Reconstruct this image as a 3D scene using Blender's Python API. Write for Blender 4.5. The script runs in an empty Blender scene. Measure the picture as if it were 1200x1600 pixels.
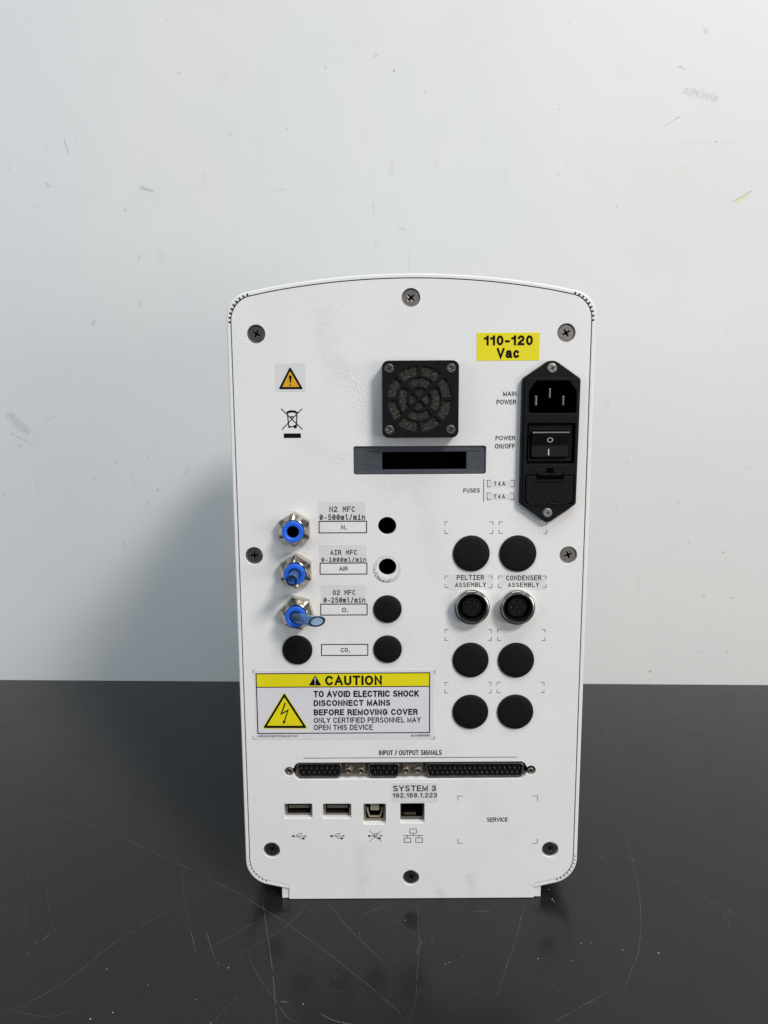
import bpy, bmesh, math, random, os
from mathutils import Vector, Matrix
from mathutils.geometry import tessellate_polygon
random.seed(7)
S = 0.001                      # everything below is in millimetres
sc = bpy.context.scene
C = sc.collection

# ------------------------------------------------------------------ camera
F_PX, PITCH, ROLL, CAM_D, CAM_H = 1200.0, 8.75, 0.33, 408.0, 290.9
_th, _r = math.radians(PITCH), math.radians(ROLL)
_fw = Vector((0, math.cos(_th), -math.sin(_th)))
_rt0 = Vector((1, 0, 0))
_dn0 = _fw.cross(_rt0)
_rt = _rt0 * math.cos(_r) + _dn0 * math.sin(_r)
_dn = _dn0 * math.cos(_r) - _rt0 * math.sin(_r)
CAM = Vector((0, -CAM_D, CAM_H))
cd = bpy.data.cameras.new('camera')
cam = bpy.data.objects.new('camera', cd)
C.objects.link(cam)
cam.matrix_world = Matrix.Translation(CAM * S) @ Matrix((_rt, -_dn, -_fw)).transposed().to_4x4()
cd.sensor_fit = 'VERTICAL'
cd.sensor_height = 36.0
cd.lens = 36.0 * F_PX / 1600.0
cd.clip_start, cd.clip_end = 0.01, 50
sc.camera = cam

# ------------------------------------------------------------------ world and lamps (an indoor photograph)
world = bpy.data.worlds.new('World')
sc.world = world
world.use_nodes = True
bgn = world.node_tree.nodes['Background']
bgn.inputs['Color'].default_value = (0.80, 0.90, 1.0, 1)
bgn.inputs['Strength'].default_value = 0.22

def area_lamp(name, loc, target, size, size_y, power, color):
    ld = bpy.data.lights.new(name, 'AREA')
    ld.shape = 'RECTANGLE'; ld.size = size; ld.size_y = size_y
    ld.energy = power; ld.color = color
    o = bpy.data.objects.new(name, ld); C.objects.link(o)
    o.location = loc
    o.rotation_euler = (Vector(target) - Vector(loc)).to_track_quat('-Z', 'Y').to_euler()
    return o
area_lamp('key_lamp', (2.03, -2.64, 2.95), (0.0, 0.0, 0.2), 0.95, 0.70, 116, (1.0, 0.95, 0.90))
area_lamp('ceiling_lamp', (0.35, -1.15, 3.3), (0.3, -0.8, 0.0), 2.3, 1.3, 52, (0.97, 0.98, 1.0))
area_lamp('fill_lamp', (1.15, -1.15, 0.22), (0.02, 0.0, 0.10), 0.8, 0.5, 5.5, (1.0, 0.93, 0.88))  # fill light added low at the right to brighten the lower panel
area_lamp('window_lamp', (-1.9, -1.3, 0.9), (0.0, 0.1, 0.3), 1.2, 1.2, 9, (0.66, 0.86, 1.0))
sc.view_settings.view_transform = 'Standard'
sc.view_settings.look = 'None'
sc.view_settings.exposure = 0.07
sc.view_settings.gamma = 1.0
sc.view_settings.use_curve_mapping = False

# ------------------------------------------------------------------ photograph pixel -> real position on a plane
def ray(px, py):
    return _fw + _rt * ((px - 600) / F_PX) + _dn * ((py - 800) / F_PX)
def P(px, py, Y=0.0):                       # on a vertical plane y = Y (mm), returns x, z
    d = ray(px, py); t = (Y + CAM_D) / d.y
    p = CAM + d * t
    return (p.x, p.z)
def G(px, py):                              # on the table top, returns x, y
    d = ray(px, py); t = -CAM_H / d.z
    p = CAM + d * t
    return (p.x, p.y)
def box_px(x0, y0, x1, y1, Y=0.0):          # pixel box -> x0, z0, x1, z1 (z0 low)
    cy, cx = (y0 + y1) / 2, (x0 + x1) / 2
    a = P(x0, cy, Y)[0]; b = P(x1, cy, Y)[0]
    return a, P(cx, y1, Y)[1], b, P(cx, y0, Y)[1]

# ------------------------------------------------------------------ materials
def nt_new(name):
    m = bpy.data.materials.new(name); m.use_nodes = True
    nt = m.node_tree
    return m, nt, nt.nodes['Principled BSDF']
def mm_coords(nt):
    tc = nt.nodes.new('ShaderNodeTexCoord')
    sc_ = nt.nodes.new('ShaderNodeVectorMath'); sc_.operation = 'SCALE'
    sc_.inputs['Scale'].default_value = 1000.0
    nt.links.new(tc.outputs['Object'], sc_.inputs[0])
    return sc_.outputs[0]
def noise(nt, vec, scale, detail=3, rough=0.5, stretch=None):
    if stretch:
        mp = nt.nodes.new('ShaderNodeMapping'); mp.inputs['Scale'].default_value = stretch
        nt.links.new(vec, mp.inputs[0]); vec = mp.outputs[0]
    n = nt.nodes.new('ShaderNodeTexNoise')
    n.inputs['Scale'].default_value = scale; n.inputs['Detail'].default_value = detail
    n.inputs['Roughness'].default_value = rough
    nt.links.new(vec, n.inputs['Vector'])
    return n.outputs['Fac']
def remap(nt, v, a, b, c=0.0, d=1.0, smooth=True):
    n = nt.nodes.new('ShaderNodeMapRange')
    n.interpolation_type = 'SMOOTHSTEP' if smooth else 'LINEAR'
    for i, x in zip(('From Min', 'From Max', 'To Min', 'To Max'), (a, b, c, d)):
        n.inputs[i].default_value = x
    nt.links.new(v, n.inputs['Value'])
    return n.outputs[0]
def math_(nt, op, a, b=None):
    n = nt.nodes.new('ShaderNodeMath'); n.operation = op
    for i, x in enumerate((a, b)):
        if x is None: continue
        if isinstance(x, (int, float)): n.inputs[i].default_value = x
        else: nt.links.new(x, n.inputs[i])
    return n.outputs[0]
def mix(nt, fac, a, b):
    n = nt.nodes.new('ShaderNodeMix'); n.data_type = 'RGBA'
    if isinstance(fac, (int, float)): n.inputs['Factor'].default_value = fac
    else: nt.links.new(fac, n.inputs['Factor'])
    for k, x in (('A', a), ('B', b)):
        s = [i for i in n.inputs if i.name == k and i.type == 'RGBA'][0]
        if isinstance(x, tuple): s.default_value = (*x[:3], 1)
        else: nt.links.new(x, s)
    return [o for o in n.outputs if o.type == 'RGBA'][0]
def bump(nt, bsdf, h, strength, dist):
    b = nt.nodes.new('ShaderNodeBump')
    b.inputs['Strength'].default_value = strength; b.inputs['Distance'].default_value = dist * S
    nt.links.new(h, b.inputs['Height']); nt.links.new(b.outputs[0], bsdf.inputs['Normal'])
def segment_distance(nt, vec, a, b):        # distance (mm) from a point to a segment given in the object's own frame
    a, b = Vector(a), Vector(b); d = b - a
    def vm(op, x, y=None):
        n = nt.nodes.new('ShaderNodeVectorMath'); n.operation = op
        for i, q in enumerate((x, y)):
            if q is None: continue
            if isinstance(q, Vector): n.inputs[i].default_value = q
            else: nt.links.new(q, n.inputs[i])
        return n
    pa = vm('SUBTRACT', vec, a).outputs[0]
    if d.length < 1e-6:
        return vm('LENGTH', pa).outputs['Value']
    t = vm('DOT_PRODUCT', pa, d / d.length_squared).outputs['Value']
    cl = nt.nodes.new('ShaderNodeClamp'); nt.links.new(t, cl.inputs[0])
    s = nt.nodes.new('ShaderNodeVectorMath'); s.operation = 'SCALE'
    s.inputs[0].default_value = d; nt.links.new(cl.outputs[0], s.inputs['Scale'])
    return vm('LENGTH', vm('SUBTRACT', pa, s.outputs[0]).outputs[0]).outputs['Value']

def simple(name, col, rough=0.5, metal=0.0, nscale=None, nstr=0.15, ndist=0.1, var=0.0, vscale=0.3, spec=0.5, coat=0.0):
    m, nt, b = nt_new(name)
    b.inputs['Base Color'].default_value = (*col, 1)
    b.inputs['Roughness'].default_value = rough; b.inputs['Metallic'].default_value = metal
    b.inputs['Specular IOR Level'].default_value = spec
    b.inputs['Coat Weight'].default_value = coat
    v = mm_coords(nt)
    n2 = noise(nt, v, vscale, 4, 0.6)
    k = var if var else 0.06
    nt.links.new(mix(nt, n2, tuple(c * (1 - k) for c in col), tuple(min(1, c * (1 + k)) for c in col)), b.inputs['Base Color'])
    nt.links.new(remap(nt, n2, 0.3, 0.7, rough * 0.88, min(1, rough * 1.12)), b.inputs['Roughness'])
    if nscale:
        bump(nt, b, noise(nt, v, nscale, 3), nstr, ndist)
    return m

WHITE = (0.70, 0.70, 0.70)
def make_panel_material():
    m, nt, b = nt_new('white_textured_paint')
    v = mm_coords(nt)
    relief = noise(nt, v, 0.85, 4, 0.6, (1, 1, 1.9))
    fine = noise(nt, v, 2.6, 2, 0.5)
    bump(nt, b, math_(nt, 'ADD', relief, math_(nt, 'MULTIPLY', fine, 0.15)), 0.60, 0.28)
    big = noise(nt, v, 0.012, 3, 0.6)
    col = mix(nt, remap(nt, big, 0.35, 0.65), (0.755, 0.755, 0.753), (0.785, 0.781, 0.775))
    # ring of old adhesive round the second open hole
    rx, rz = P(604.5, 889.5)
    dist = segment_distance(nt, v, (rx, 0, rz), (rx, 0, rz))
    ring = math_(nt, 'MULTIPLY', remap(nt, dist, 5.4, 6.3), remap(nt, dist, 7.7, 7.2))
    speck = remap(nt, noise(nt, v, 1.05, 3, 0.75), 0.475, 0.52)
    sep = nt.nodes.new('ShaderNodeSeparateXYZ'); nt.links.new(v, sep.inputs[0])
    low = remap(nt, sep.outputs[2], rz + 5, rz - 6, 0.30, 1.0)
    side = remap(nt, sep.outputs[0], rx + 8, rx - 5, 0.35, 1.0)
    col = mix(nt, math_(nt, 'MULTIPLY', math_(nt, 'MULTIPLY', ring, speck), math_(nt, 'MULTIPLY', low, side)), col, (0.03, 0.03, 0.03))
    edge = math_(nt, 'MULTIPLY', remap(nt, dist, 7.0, 7.25), remap(nt, dist, 7.65, 7.4))
    col = mix(nt, math_(nt, 'MULTIPLY', math_(nt, 'MULTIPLY', edge, low), math_(nt, 'MULTIPLY', side, 0.95)), col, (0.16, 0.16, 0.165))
    # dusty smudges where hands and the fan have left dirt
    for (x0, y0, x1, y1, w, s, sp) in ((505, 500, 525, 580, 11, .22, 0), (555, 600, 585, 690, 12, .24, 1), (540, 585, 580, 640, 8, .26, 1),
                                       (612, 620, 590, 700, 10, .35, 0), (520, 560, 575, 590, 8, .22, 1), (600, 1170, 700, 1175, 9, .15, 0),
                                       (565, 1330, 568, 1400, 8, .25, 0), (735, 1370, 740, 1395, 5, .35, 0), (685, 1392, 690, 1400, 4, .35, 0), (470, 690, 620, 760, 9, .25, 1), (640, 700, 690, 900, 14, .15, 0),
                                       (760, 700, 765, 745, 4, .2, 1), (560, 940, 640, 1010, 12, .12, 0), (735, 1230, 790, 1300, 12, .12, 0)):
        a, c = P(x0, y0), P(x1, y1)
        dd = segment_distance(nt, v, (a[0], 0, a[1]), (c[0], 0, c[1]))
        f = remap(nt, dd, w, 0.0)
        tex = remap(nt, noise(nt, v, 1.1, 4, 0.75), 0.50, 0.62) if sp else remap(nt, noise(nt, v, 0.10, 3, 0.6), 0.30, 0.60)
        tgt = (0.20, 0.19, 0.17) if sp else (0.50, 0.50, 0.50)
        col = mix(nt, math_(nt, 'MULTIPLY', math_(nt, 'MULTIPLY', f, tex), s), col, tgt)
    # rare specks everywhere
    rare = remap(nt, noise(nt, v, 0.42, 2, 0.5), 0.755, 0.79)
    col = mix(nt, math_(nt, 'MULTIPLY', rare, 0.5), col, (0.25, 0.24, 0.23))
    nt.links.new(col, b.inputs['Base Color'])
    b.inputs['Roughness'].default_value = 0.42
    b.inputs['Specular IOR Level'].default_value = 0.4
    return m

M = {}
M['panel'] = make_panel_material()
M['shell'] = simple('white_shell_paint', (0.77, 0.775, 0.78), 0.38, 0, 0.8, 0.15, 0.2, 0.02)
M['black_plastic'] = simple('black_plastic', (0.006, 0.006, 0.007), 0.45, 0, 3.0, 0.12, 0.08, 0.2, spec=0.16)
M['black_gloss'] = simple('black_glossy_plastic', (0.005, 0.005, 0.006), 0.25, 0, 1.0, 0.05, 0.05, 0.2)
M['cap'] = simple('black_leathery_rubber', (0.006, 0.006, 0.006), 0.46, 0, 1.5, 1.0, 0.35, 0.25, 0.6, spec=0.16)
M['void'] = simple('interior_shade', (0.002, 0.002, 0.002), 0.95, 0, spec=0.0)  # near-black colour puts in the shade of recesses and openings
M['slate'] = simple('slate_grey_plastic', (0.060, 0.068, 0.082), 0.48, 0, 2.0, 0.15, 0.08, 0.12, 0.15)
M['slate_dark'] = simple('dark_slate_plastic', (0.030, 0.034, 0.042), 0.5, 0, 2.0, 0.15, 0.08, 0.12)
M['screw'] = simple('dull_steel', (0.36, 0.33, 0.31), 0.38, 1.0, 2.0, 0.25, 0.10, 0.25, 1.0)
M['screw_dark'] = simple('dark_and_shaded_steel', (0.20, 0.185, 0.17), 0.36, 1.0, 2.0, 0.25, 0.10, 0.25, 1.0)  # dark steel; on the lower panel screws it paints in their shade
M['zinc'] = simple('zinc_screw', (0.52, 0.49, 0.44), 0.34, 1.0, 1.8, 0.3, 0.12, 0.3, 1.0)
M['nickel'] = simple('nickel_brass', (0.50, 0.46, 0.39), 0.15, 1.0, 0.4, 0.03, 0.1, 0.08, 0.4)
M['chrome'] = simple('chrome_ring', (0.72, 0.70, 0.66), 0.13, 1.0, 0.8, 0.05, 0.1, 0.08, 0.5)
M['tin'] = simple('tinned_steel', (0.26, 0.245, 0.21), 0.36, 1.0, 0.9, 0.2, 0.1, 0.25, 0.3)
M['port_tin'] = simple('port_shell_steel', (0.32, 0.28, 0.24), 0.42, 1.0, 0.9, 0.2, 0.1, 0.3, 0.5)
M['gold'] = simple('gold_contact', (0.55, 0.44, 0.22), 0.35, 1.0)
M['pin'] = simple('pin_metal', (0.62, 0.60, 0.55), 0.30, 1.0)
M['beige'] = simple('port_tongue', (0.30, 0.27, 0.19), 0.5, 0)
M['blue'] = simple('blue_release_ring', (0.018, 0.13, 0.70), 0.38, 0, 1.2, 0.1, 0.1, 0.08, 0.3)
M['ink'] = simple('black_ink', (0.004, 0.004, 0.005), 0.6, 0, spec=0.12)
M['ink_faint'] = simple('grey_ink', (0.07, 0.07, 0.07), 0.6, 0, spec=0.12)
M['ink_ribbon'] = simple('label_printer_ink', (0.012, 0.012, 0.014), 0.6, 0, spec=0.12, var=0.5, vscale=2.0)
M['white_ink'] = simple('white_ink', (0.55, 0.55, 0.55), 0.6, 0)
M['yellow'] = simple('yellow_label', (0.78, 0.68, 0.008), 0.40, 0, 0.3, 0.05, 0.2, 0.03, 0.05)
M['amber'] = simple('amber_print', (0.66, 0.36, 0.010), 0.45, 0, var=0.1, vscale=0.4)
M['label_white'] = simple('white_vinyl', (0.70, 0.69, 0.73), 0.32, 0, 0.2, 0.05, 0.2, 0.02)
M['label_clear'] = simple('satin_label_tape', (0.675, 0.68, 0.672), 0.30, 0, 0.25, 0.08, 0.3, 0.02)
M['label_satin'] = simple('satin_system_tape', (0.69, 0.685, 0.69), 0.28, 0, 0.25, 0.08, 0.3, 0.02)
M['tube_edge'] = simple('tube_cut_edge', (0.006, 0.016, 0.05), 0.3, 0)

def make_foam():
    m, nt, b = nt_new('dusty_filter_foam')
    v = mm_coords(nt)
    n = noise(nt, v, 0.8, 5, 0.75)
    n2 = noise(nt, v, 2.2, 3, 0.7)
    f = math_(nt, 'MULTIPLY', remap(nt, n, 0.42, 0.62), remap(nt, n2, 0.38, 0.62))
    nt.links.new(mix(nt, f, (0.010, 0.0095, 0.008), (0.135, 0.125, 0.098)), b.inputs['Base Color'])
    b.inputs['Roughness'].default_value = 0.95
    bump(nt, b, math_(nt, 'ADD', n, n2), 0.9, 0.8)
    return m
M['foam'] = make_foam()
def make_tube():
    m, nt, b = nt_new('clear_blue_tubing')
    b.inputs['Base Color'].default_value = (0.45, 0.68, 0.92, 1)
    b.inputs['Transmission Weight'].default_value = 0.9
    b.inputs['Roughness'].default_value = 0.12
    b.inputs['IOR'].default_value = 1.35
    v = mm_coords(nt)
    bump(nt, b, noise(nt, v, 0.6, 3), 0.1, 0.1)
    return m
M['tube'] = make_tube()

# ------------------------------------------------------------------ mesh building
class MB:
    def __init__(s): s.v, s.f, s.mi, s.flat = [], [], [], []; s.cur = 0
    def add(s, vs, fs, flat=False):
        o = len(s.v); s.v += [tuple(p) for p in vs]
        for f in fs: s.f.append(tuple(i + o for i in f)); s.mi.append(s.cur); s.flat.append(flat)
        return s
    def plate(s, outer, holes=(), yf=0.0, yb=2.0, bev=0.0, back=True):
        """outline in (x, z); front face at yf (towards the viewer, smaller y), back face at yb"""
        def area(l): return sum(l[i][0] * l[(i + 1) % len(l)][1] - l[(i + 1) % len(l)][0] * l[i][1] for i in range(len(l)))
        loops = [outer if area(outer) > 0 else outer[::-1]] + [h if area(h) < 0 else h[::-1] for h in holes]
        fr = []
        for l in loops:
            fr.append(offset(l, bev) if bev else l)
        flat = [p for l in fr for p in l]
        tris = tessellate_polygon([[Vector((p[0], p[1], 0)) for p in l] for l in fr])
        s.add([(p[0], yf, p[1]) for p in flat], tris, True)
        if back:
            flat2 = [p for l in loops for p in l]
            tr2 = tessellate_polygon([[Vector((p[0], p[1], 0)) for p in l] for l in loops])
            s.add([(p[0], yb, p[1]) for p in flat2], [t[::-1] for t in tr2], True)
        for l, f in zip(loops, fr):
            n = len(l)
            rows = [[(p[0], yf, p[1]) for p in f]]
            if bev:
                q = offset(l, bev * 0.3)
                rows.append([(p[0], yf + bev * 0.3, p[1]) for p in q])
                rows.append([(p[0], yf + bev, p[1]) for p in l])
            rows.append([(p[0], yb, p[1]) for p in l])
            vs = [p for r in rows for p in r]
            fs = [(k * n + i, k * n + (i + 1) % n, (k + 1) * n + (i + 1) % n, (k + 1) * n + i) for k in range(len(rows) - 1) for i in range(n)]
            s.add(vs, fs)
        return s
    def sheet(s, outer, y, holes=()):
        loops = [outer] + list(holes)
        flat = [p for l in loops for p in l]
        tris = tessellate_polygon([[Vector((p[0], p[1], 0)) for p in l] for l in loops])
        return s.add([(p[0], y, p[1]) for p in flat], tris, True)
    def lathe(s, prof, cx, cz, seg=48, hexagon=None, phase=0.0):
        """prof: list of (radius, y) ; radius None-safe; hexagon = list of bool per row"""
        vs = []
        for k, (r, y) in enumerate(prof):
            for i in range(seg):
                a = 2 * math.pi * i / seg
                rr = r
                if hexagon and hexagon[k]:
                    q = (a % (math.pi / 3)) - math.pi / 6
                    rr = r / math.cos(q)
                vs.append((cx + rr * math.cos(a + phase), y, cz + rr * math.sin(a + phase)))
        fs = [(k * seg + i, k * seg + (i + 1) % seg, (k + 1) * seg + (i + 1) % seg, (k + 1) * seg + i) for k in range(len(prof) - 1) for i in range(seg)]
        return s.add(vs, fs)
    def box(s, x0, y0, z0, x1, y1, z1):
        v = [(x, y, z) for x in (x0, x1) for y in (y0, y1) for z in (z0, z1)]
        return s.add(v, [(0, 1, 3, 2), (4, 6, 7, 5), (0, 4, 5, 1), (2, 3, 7, 6), (0, 2, 6, 4), (1, 5, 7, 3)])
    def stroke(s, pts, w, y, closed=False):
        """flat ribbon in the panel plane"""
        n = len(pts)
        for i in range(n if closed else n - 1):
            a, b = Vector(pts[i]), Vector(pts[(i + 1) % n])
            d = (b - a)
            if d.length < 1e-6: continue
            d.normalize(); nn = Vector((-d.y, d.x)) * w / 2
            e = d * w / 2 if (closed or 0 < i) else d * 0
            e2 = d * w / 2 if (closed or i < n - 2) else d * 0
            q = [a - e + nn, a - e - nn, b + e2 - nn, b + e2 + nn]
            yy = y - 0.0006 * i
            s.add([(p.x, yy, p.y) for p in q], [(0, 1, 2, 3)])
        return s
    def disc(s, cx, cz, r, y, seg=20):
        return s.add([(cx + r * math.cos(2 * math.pi * i / seg), y, cz + r * math.sin(2 * math.pi * i / seg)) for i in range(seg)], [tuple(range(seg))])
    def mesh(s, name, mats, angle=35):
        me = bpy.data.meshes.new(name)
        me.from_pydata([(x * S, y * S, z * S) for x, y, z in s.v], [], s.f)
        for m in (mats if isinstance(mats, (list, tuple)) else [mats]): me.materials.append(m)
        for p, k in zip(me.polygons, s.mi): p.material_index = k
        bm = bmesh.new(); bm.from_mesh(me)
        bm.faces.ensure_lookup_table()
        for f, k in zip(bm.faces, s.flat): f.tag = k
        bmesh.ops.remove_doubles(bm, verts=bm.verts, dist=2e-6)
        bmesh.ops.recalc_face_normals(bm, faces=bm.faces)
        fl = [f.tag for f in bm.faces]
        bm.to_mesh(me); bm.free()
        me.shade_smooth()
        me.set_sharp_from_angle(angle=math.radians(angle))
        for p, k in zip(me.polygons, fl):
            if k: p.use_smooth = False
        return me
    def build(s, name, mats, parent=None, label=None, angle=35, at=None):
        me = s.mesh(name, mats, angle)
        return link(name, me, parent, label, at)

def offset(l, d):
    n = len(l); out = []
    for i in range(n):
        a, b, c = Vector(l[i - 1]), Vector(l[i]), Vector(l[(i + 1) % n])
        u, v = (b - a), (c - b)
        if u.length < 1e-9 or v.length < 1e-9: out.append(tuple(b)); continue
        u.normalize(); v.normalize()
        n1, n2 = Vector((-u.y, u.x)), Vector((-v.y, v.x))
        m = n1 + n2
        if m.length < 1e-6: out.append(tuple(b + n1 * d)); continue
        m.normalize(); k = max(0.35, m.dot(n1))
        out.append(tuple(b + m * d / k))
    return out

def link(name, me, parent=None, label=None, at=None):
    o = bpy.data.objects.new(name, me); C.objects.link(o)
    if at: o.location = Vector(at) * S
    if parent: o.parent = parent
    if label: o['label'] = label
    return o
def empty(name, label, cat, at=(0, 0, 0), group=None):
    o = bpy.data.objects.new(name, None); C.objects.link(o)
    o.empty_display_size = 0.01
    o.location = Vector(at) * S; o['label'] = label; o['category'] = cat
    if group: o['group'] = group
    return o
def circle(cx, cz, r, n=40): return [(cx + r * math.cos(2 * math.pi * i / n), cz + r * math.sin(2 * math.pi * i / n)) for i in range(n)]
def rounded(pts, n=6):
    """pts: (x, z, r) -> polygon with filleted corners"""
    out = []
    N = len(pts)
    for i in range(N):
        a, b, c = Vector(pts[i - 1][:2]), Vector(pts[i][:2]), Vector(pts[(i + 1) % N][:2])
        r = pts[i][2]
        if r <= 0: out.append(tuple(b)); continue
        u, v = (a - b).normalized(), (c - b).normalized()
        ang = u.angle(v)
        t = min(r / math.tan(ang / 2), (a - b).length * .49, (c - b).length * .49)
        rr = t * math.tan(ang / 2)
        cen = b + (u + v).normalized() * (rr / math.sin(ang / 2))
        s0, s1 = b + u * t - cen, b + v * t - cen
        a0 = math.atan2(s0.y, s0.x); a1 = math.atan2(s1.y, s1.x)
        da = (a1 - a0 + math.pi) % (2 * math.pi) - math.pi
        for k in range(n + 1):
            q = a0 + da * k / n
            out.append((cen.x + rr * math.cos(q), cen.y + rr * math.sin(q)))
    return out
def rrect(x0, z0, x1, z1, r, n=5): return rounded([(x0, z0, r), (x1, z0, r), (x1, z1, r), (x0, z1, r)], n)
def rect(x0, z0, x1, z1): return [(x0, z0), (x1, z0), (x1, z1), (x0, z1)]

# ------------------------------------------------------------------ lettering
def arc(cx, cy, rx, ry, a0, a1, n=10):
    out = []
    for i in range(n + 1):
        a = math.radians(a0 + (a1 - a0) * i / n)
        c, q = math.cos(a), math.sin(a)
        out.append((cx + rx * math.copysign(abs(c) ** .98, c), cy + ry * math.copysign(abs(q) ** .98, q)))
    return out
GL = {  # centre lines of a plain grotesque alphabet: width, strokes
    'A': (.68, [[(0, 0), (.34, 1), (.68, 0)], [(.11, .34), (.57, .34)]]),
    'B': (.56, [[(0, .53)] + [(.30, .53)] + arc(.32, .765, .21, .235, -90, 90) + [(0, 1), (0, 0), (.30, 0)] + arc(.33, .265, .23, .265, -90, 90) ]),
    'C': (.66, [arc(.34, .5, .34, .5, 38, 322, 22)]),
    'D': (.62, [[(0, 0), (0, 1), (.24, 1)] + arc(.26, .5, .36, .5, 90, -90, 16) + [(0, 0)]]),
    'E': (.52, [[(.52, 1), (0, 1), (0, 0), (.54, 0)], [(0, .53), (.48, .53)]]),
    'F': (.50, [[(.50, 1), (0, 1), (0, 0)], [(0, .52), (.44, .52)]]),
    'G': (.68, [arc(.34, .5, .34, .5, 40, 300, 20) + [(.66, .215), (.66, .48), (.38, .48)]]),
    'H': (.58, [[(0, 0), (0, 1)], [(.58, 0), (.58, 1)], [(0, .52), (.58, .52)]]),
    'I': (.0, [[(0, 0), (0, 1)]]),
    'J': (.42, [[(.42, 1), (.42, .3)] + arc(.21, .26, .21, .26, 0, -180)]),
    'K': (.60, [[(0, 0), (0, 1)], [(.56, 1), (0, .38)], [(.20, .60), (.60, 0)]]),
    'L': (.48, [[(0, 1), (0, 0), (.48, 0)]]),
    'M': (.70, [[(0, 0), (0, 1), (.35, .08), (.70, 1), (.70, 0)]]),
    'N': (.58, [[(0, 0), (0, 1), (.58, 0), (.58, 1)]]),
    'O': (.70, [arc(.35, .5, .35, .5, 0, 360, 28)]),
    'P': (.54, [[(0, 0), (0, 1), (.30, 1)] + arc(.31, .74, .23, .26, 90, -90) + [(0, .48)]]),
    'R': (.57, [[(0, 0), (0, 1), (.32, 1)] + arc(.32, .75, .22, .25, 90, -90) + [(0, .50)], [(.32, .50), (.44, .47), (.50, .36), (.52, .12), (.57, 0)]]),
    'S': (.58, [arc(.29, .755, .26, .245, 40, 205, 12) + [(.16, .56), (.29, .515), (.44, .46)] + arc(.29, .255, .29, .255, 28, -150, 14)]),
    'T': (.58, [[(0, 1), (.58, 1)], [(.29, 1), (.29, 0)]]),
    'U': (.57, [[(0, 1), (0, .34)] + arc(.285, .31, .285, .31, 180, 360, 14) + [(.57, 1)]]),
    'V': (.64, [[(0, 1), (.32, 0), (.64, 1)]]),
    'W': (.92, [[(0, 1), (.23, 0), (.46, 1), (.69, 0), (.92, 1)]]),
    'Y': (.64, [[(0, 1), (.32, .45), (.64, 1)], [(.32, .45), (.32, 0)]]),
    '0': (.48, [arc(.24, .5, .24, .5, 0, 360, 24)]),
    '1': (.27, [[(.27, 0), (.27, 1)], [(0, .76), (.14, .79), (.25, .93)]]),
    '2': (.48, [arc(.24, .72, .235, .28, 165, -35, 12) + [(.08, .22), (0, 0), (.48, 0)]]),
    '3': (.48, [arc(.23, .76, .21, .24, 160, -80, 12) + [(.18, .54)], [(.24, .54)] + arc(.235, .27, .245, .27, 80, -165, 14)]),
    '4': (.52, [[(.38, 0), (.38, 1), (0, .30), (.52, .30)]]),
    '5': (.48, [[(.44, 1), (.10, 1), (.04, .50)] + arc(.225, .32, .245, .32, 118, -140, 14)]),
    '6': (.48, [arc(.25, .66, .23, .34, 30, 175, 8) + [(0.0, .40)], arc(.24, .31, .24, .31, 0, 360, 18)]),
    '8': (.48, [arc(.24, .76, .21, .24, 0, 360, 16), arc(.24, .27, .24, .27, 0, 360, 18)]),
    '9': (.48, [arc(.24, .69, .24, .31, 0, 360, 18), [(.48, .62)] + arc(.23, .34, .24, .34, -5, -150, 8)]),
    '-': (.26, [[(0, .38), (.26, .38)]]), '.': (.0, [[(0, 0), (0, .06)]]), '/': (.30, [[(0, -.04), (.30, 1.04)]]), ' ': (.12, []),
    'a': (.46, [arc(.22, .54, .20, .20, 160, 0, 8) + [(.42, .12), (.44, .02), (.48, 0)], [(.42, .44), (.28, .40), (.12, .38)] + arc(.15, .19, .16, .19, 100, 290, 8) + [(.32, .06), (.42, .20)]]),
    'c': (.44, [arc(.23, .37, .23, .37, 42, 318, 16)]),
    'o': (.46, [arc(.23, .37, .23, .37, 0, 360, 18)]),
    'm': (.60, [[(0, 0), (0, .72)], [(0, .56)] + arc(.15, .57, .15, .15, 150, 0, 6) + [(.30, 0)], [(.30, .56)] + arc(.45, .57, .15, .15, 150, 0, 6) + [(.60, 0)]]),
    'n': (.42, [[(0, 0), (0, .72)], [(0, .50)] + arc(.21, .51, .21, .21, 150, 0, 8) + [(.42, 0)]]),
    'i': (.36, [[(.02, .70), (.20, .70), (.20, 0)], [(0, 0), (.38, 0)], [(.20, .92), (.20, 1.0)]]),
    'l': (.36, [[(.02, 1), (.18, 1), (.18, .12), (.24, 0), (.38, 0)]]),
}
MONO_GL = {'I': (.40, [[(0, 1), (.40, 1)], [(.20, 1), (.20, 0)], [(0, 0), (.40, 0)]]),
           '0': (.48, [arc(.24, .5, .24, .5, 0, 360, 24), [(.12, .26), (.36, .74)]]),
           '1': (.40, [[(.02, .80), (.20, 1), (.20, 0)], [(0, 0), (.40, 0)]]),
           'M': (.54, [[(0, 0), (0, 1), (.27, .45), (.54, 1), (.54, 0)]]),
           'A': (.56, [[(0, 0), (.28, 1), (.56, 0)], [(.09, .34), (.47, .34)]]),
           'C': (.50, [arc(.27, .5, .27, .5, 45, 315, 20)]), 'O': (.50, [arc(.25, .5, .25, .5, 0, 360, 24)])}
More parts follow.
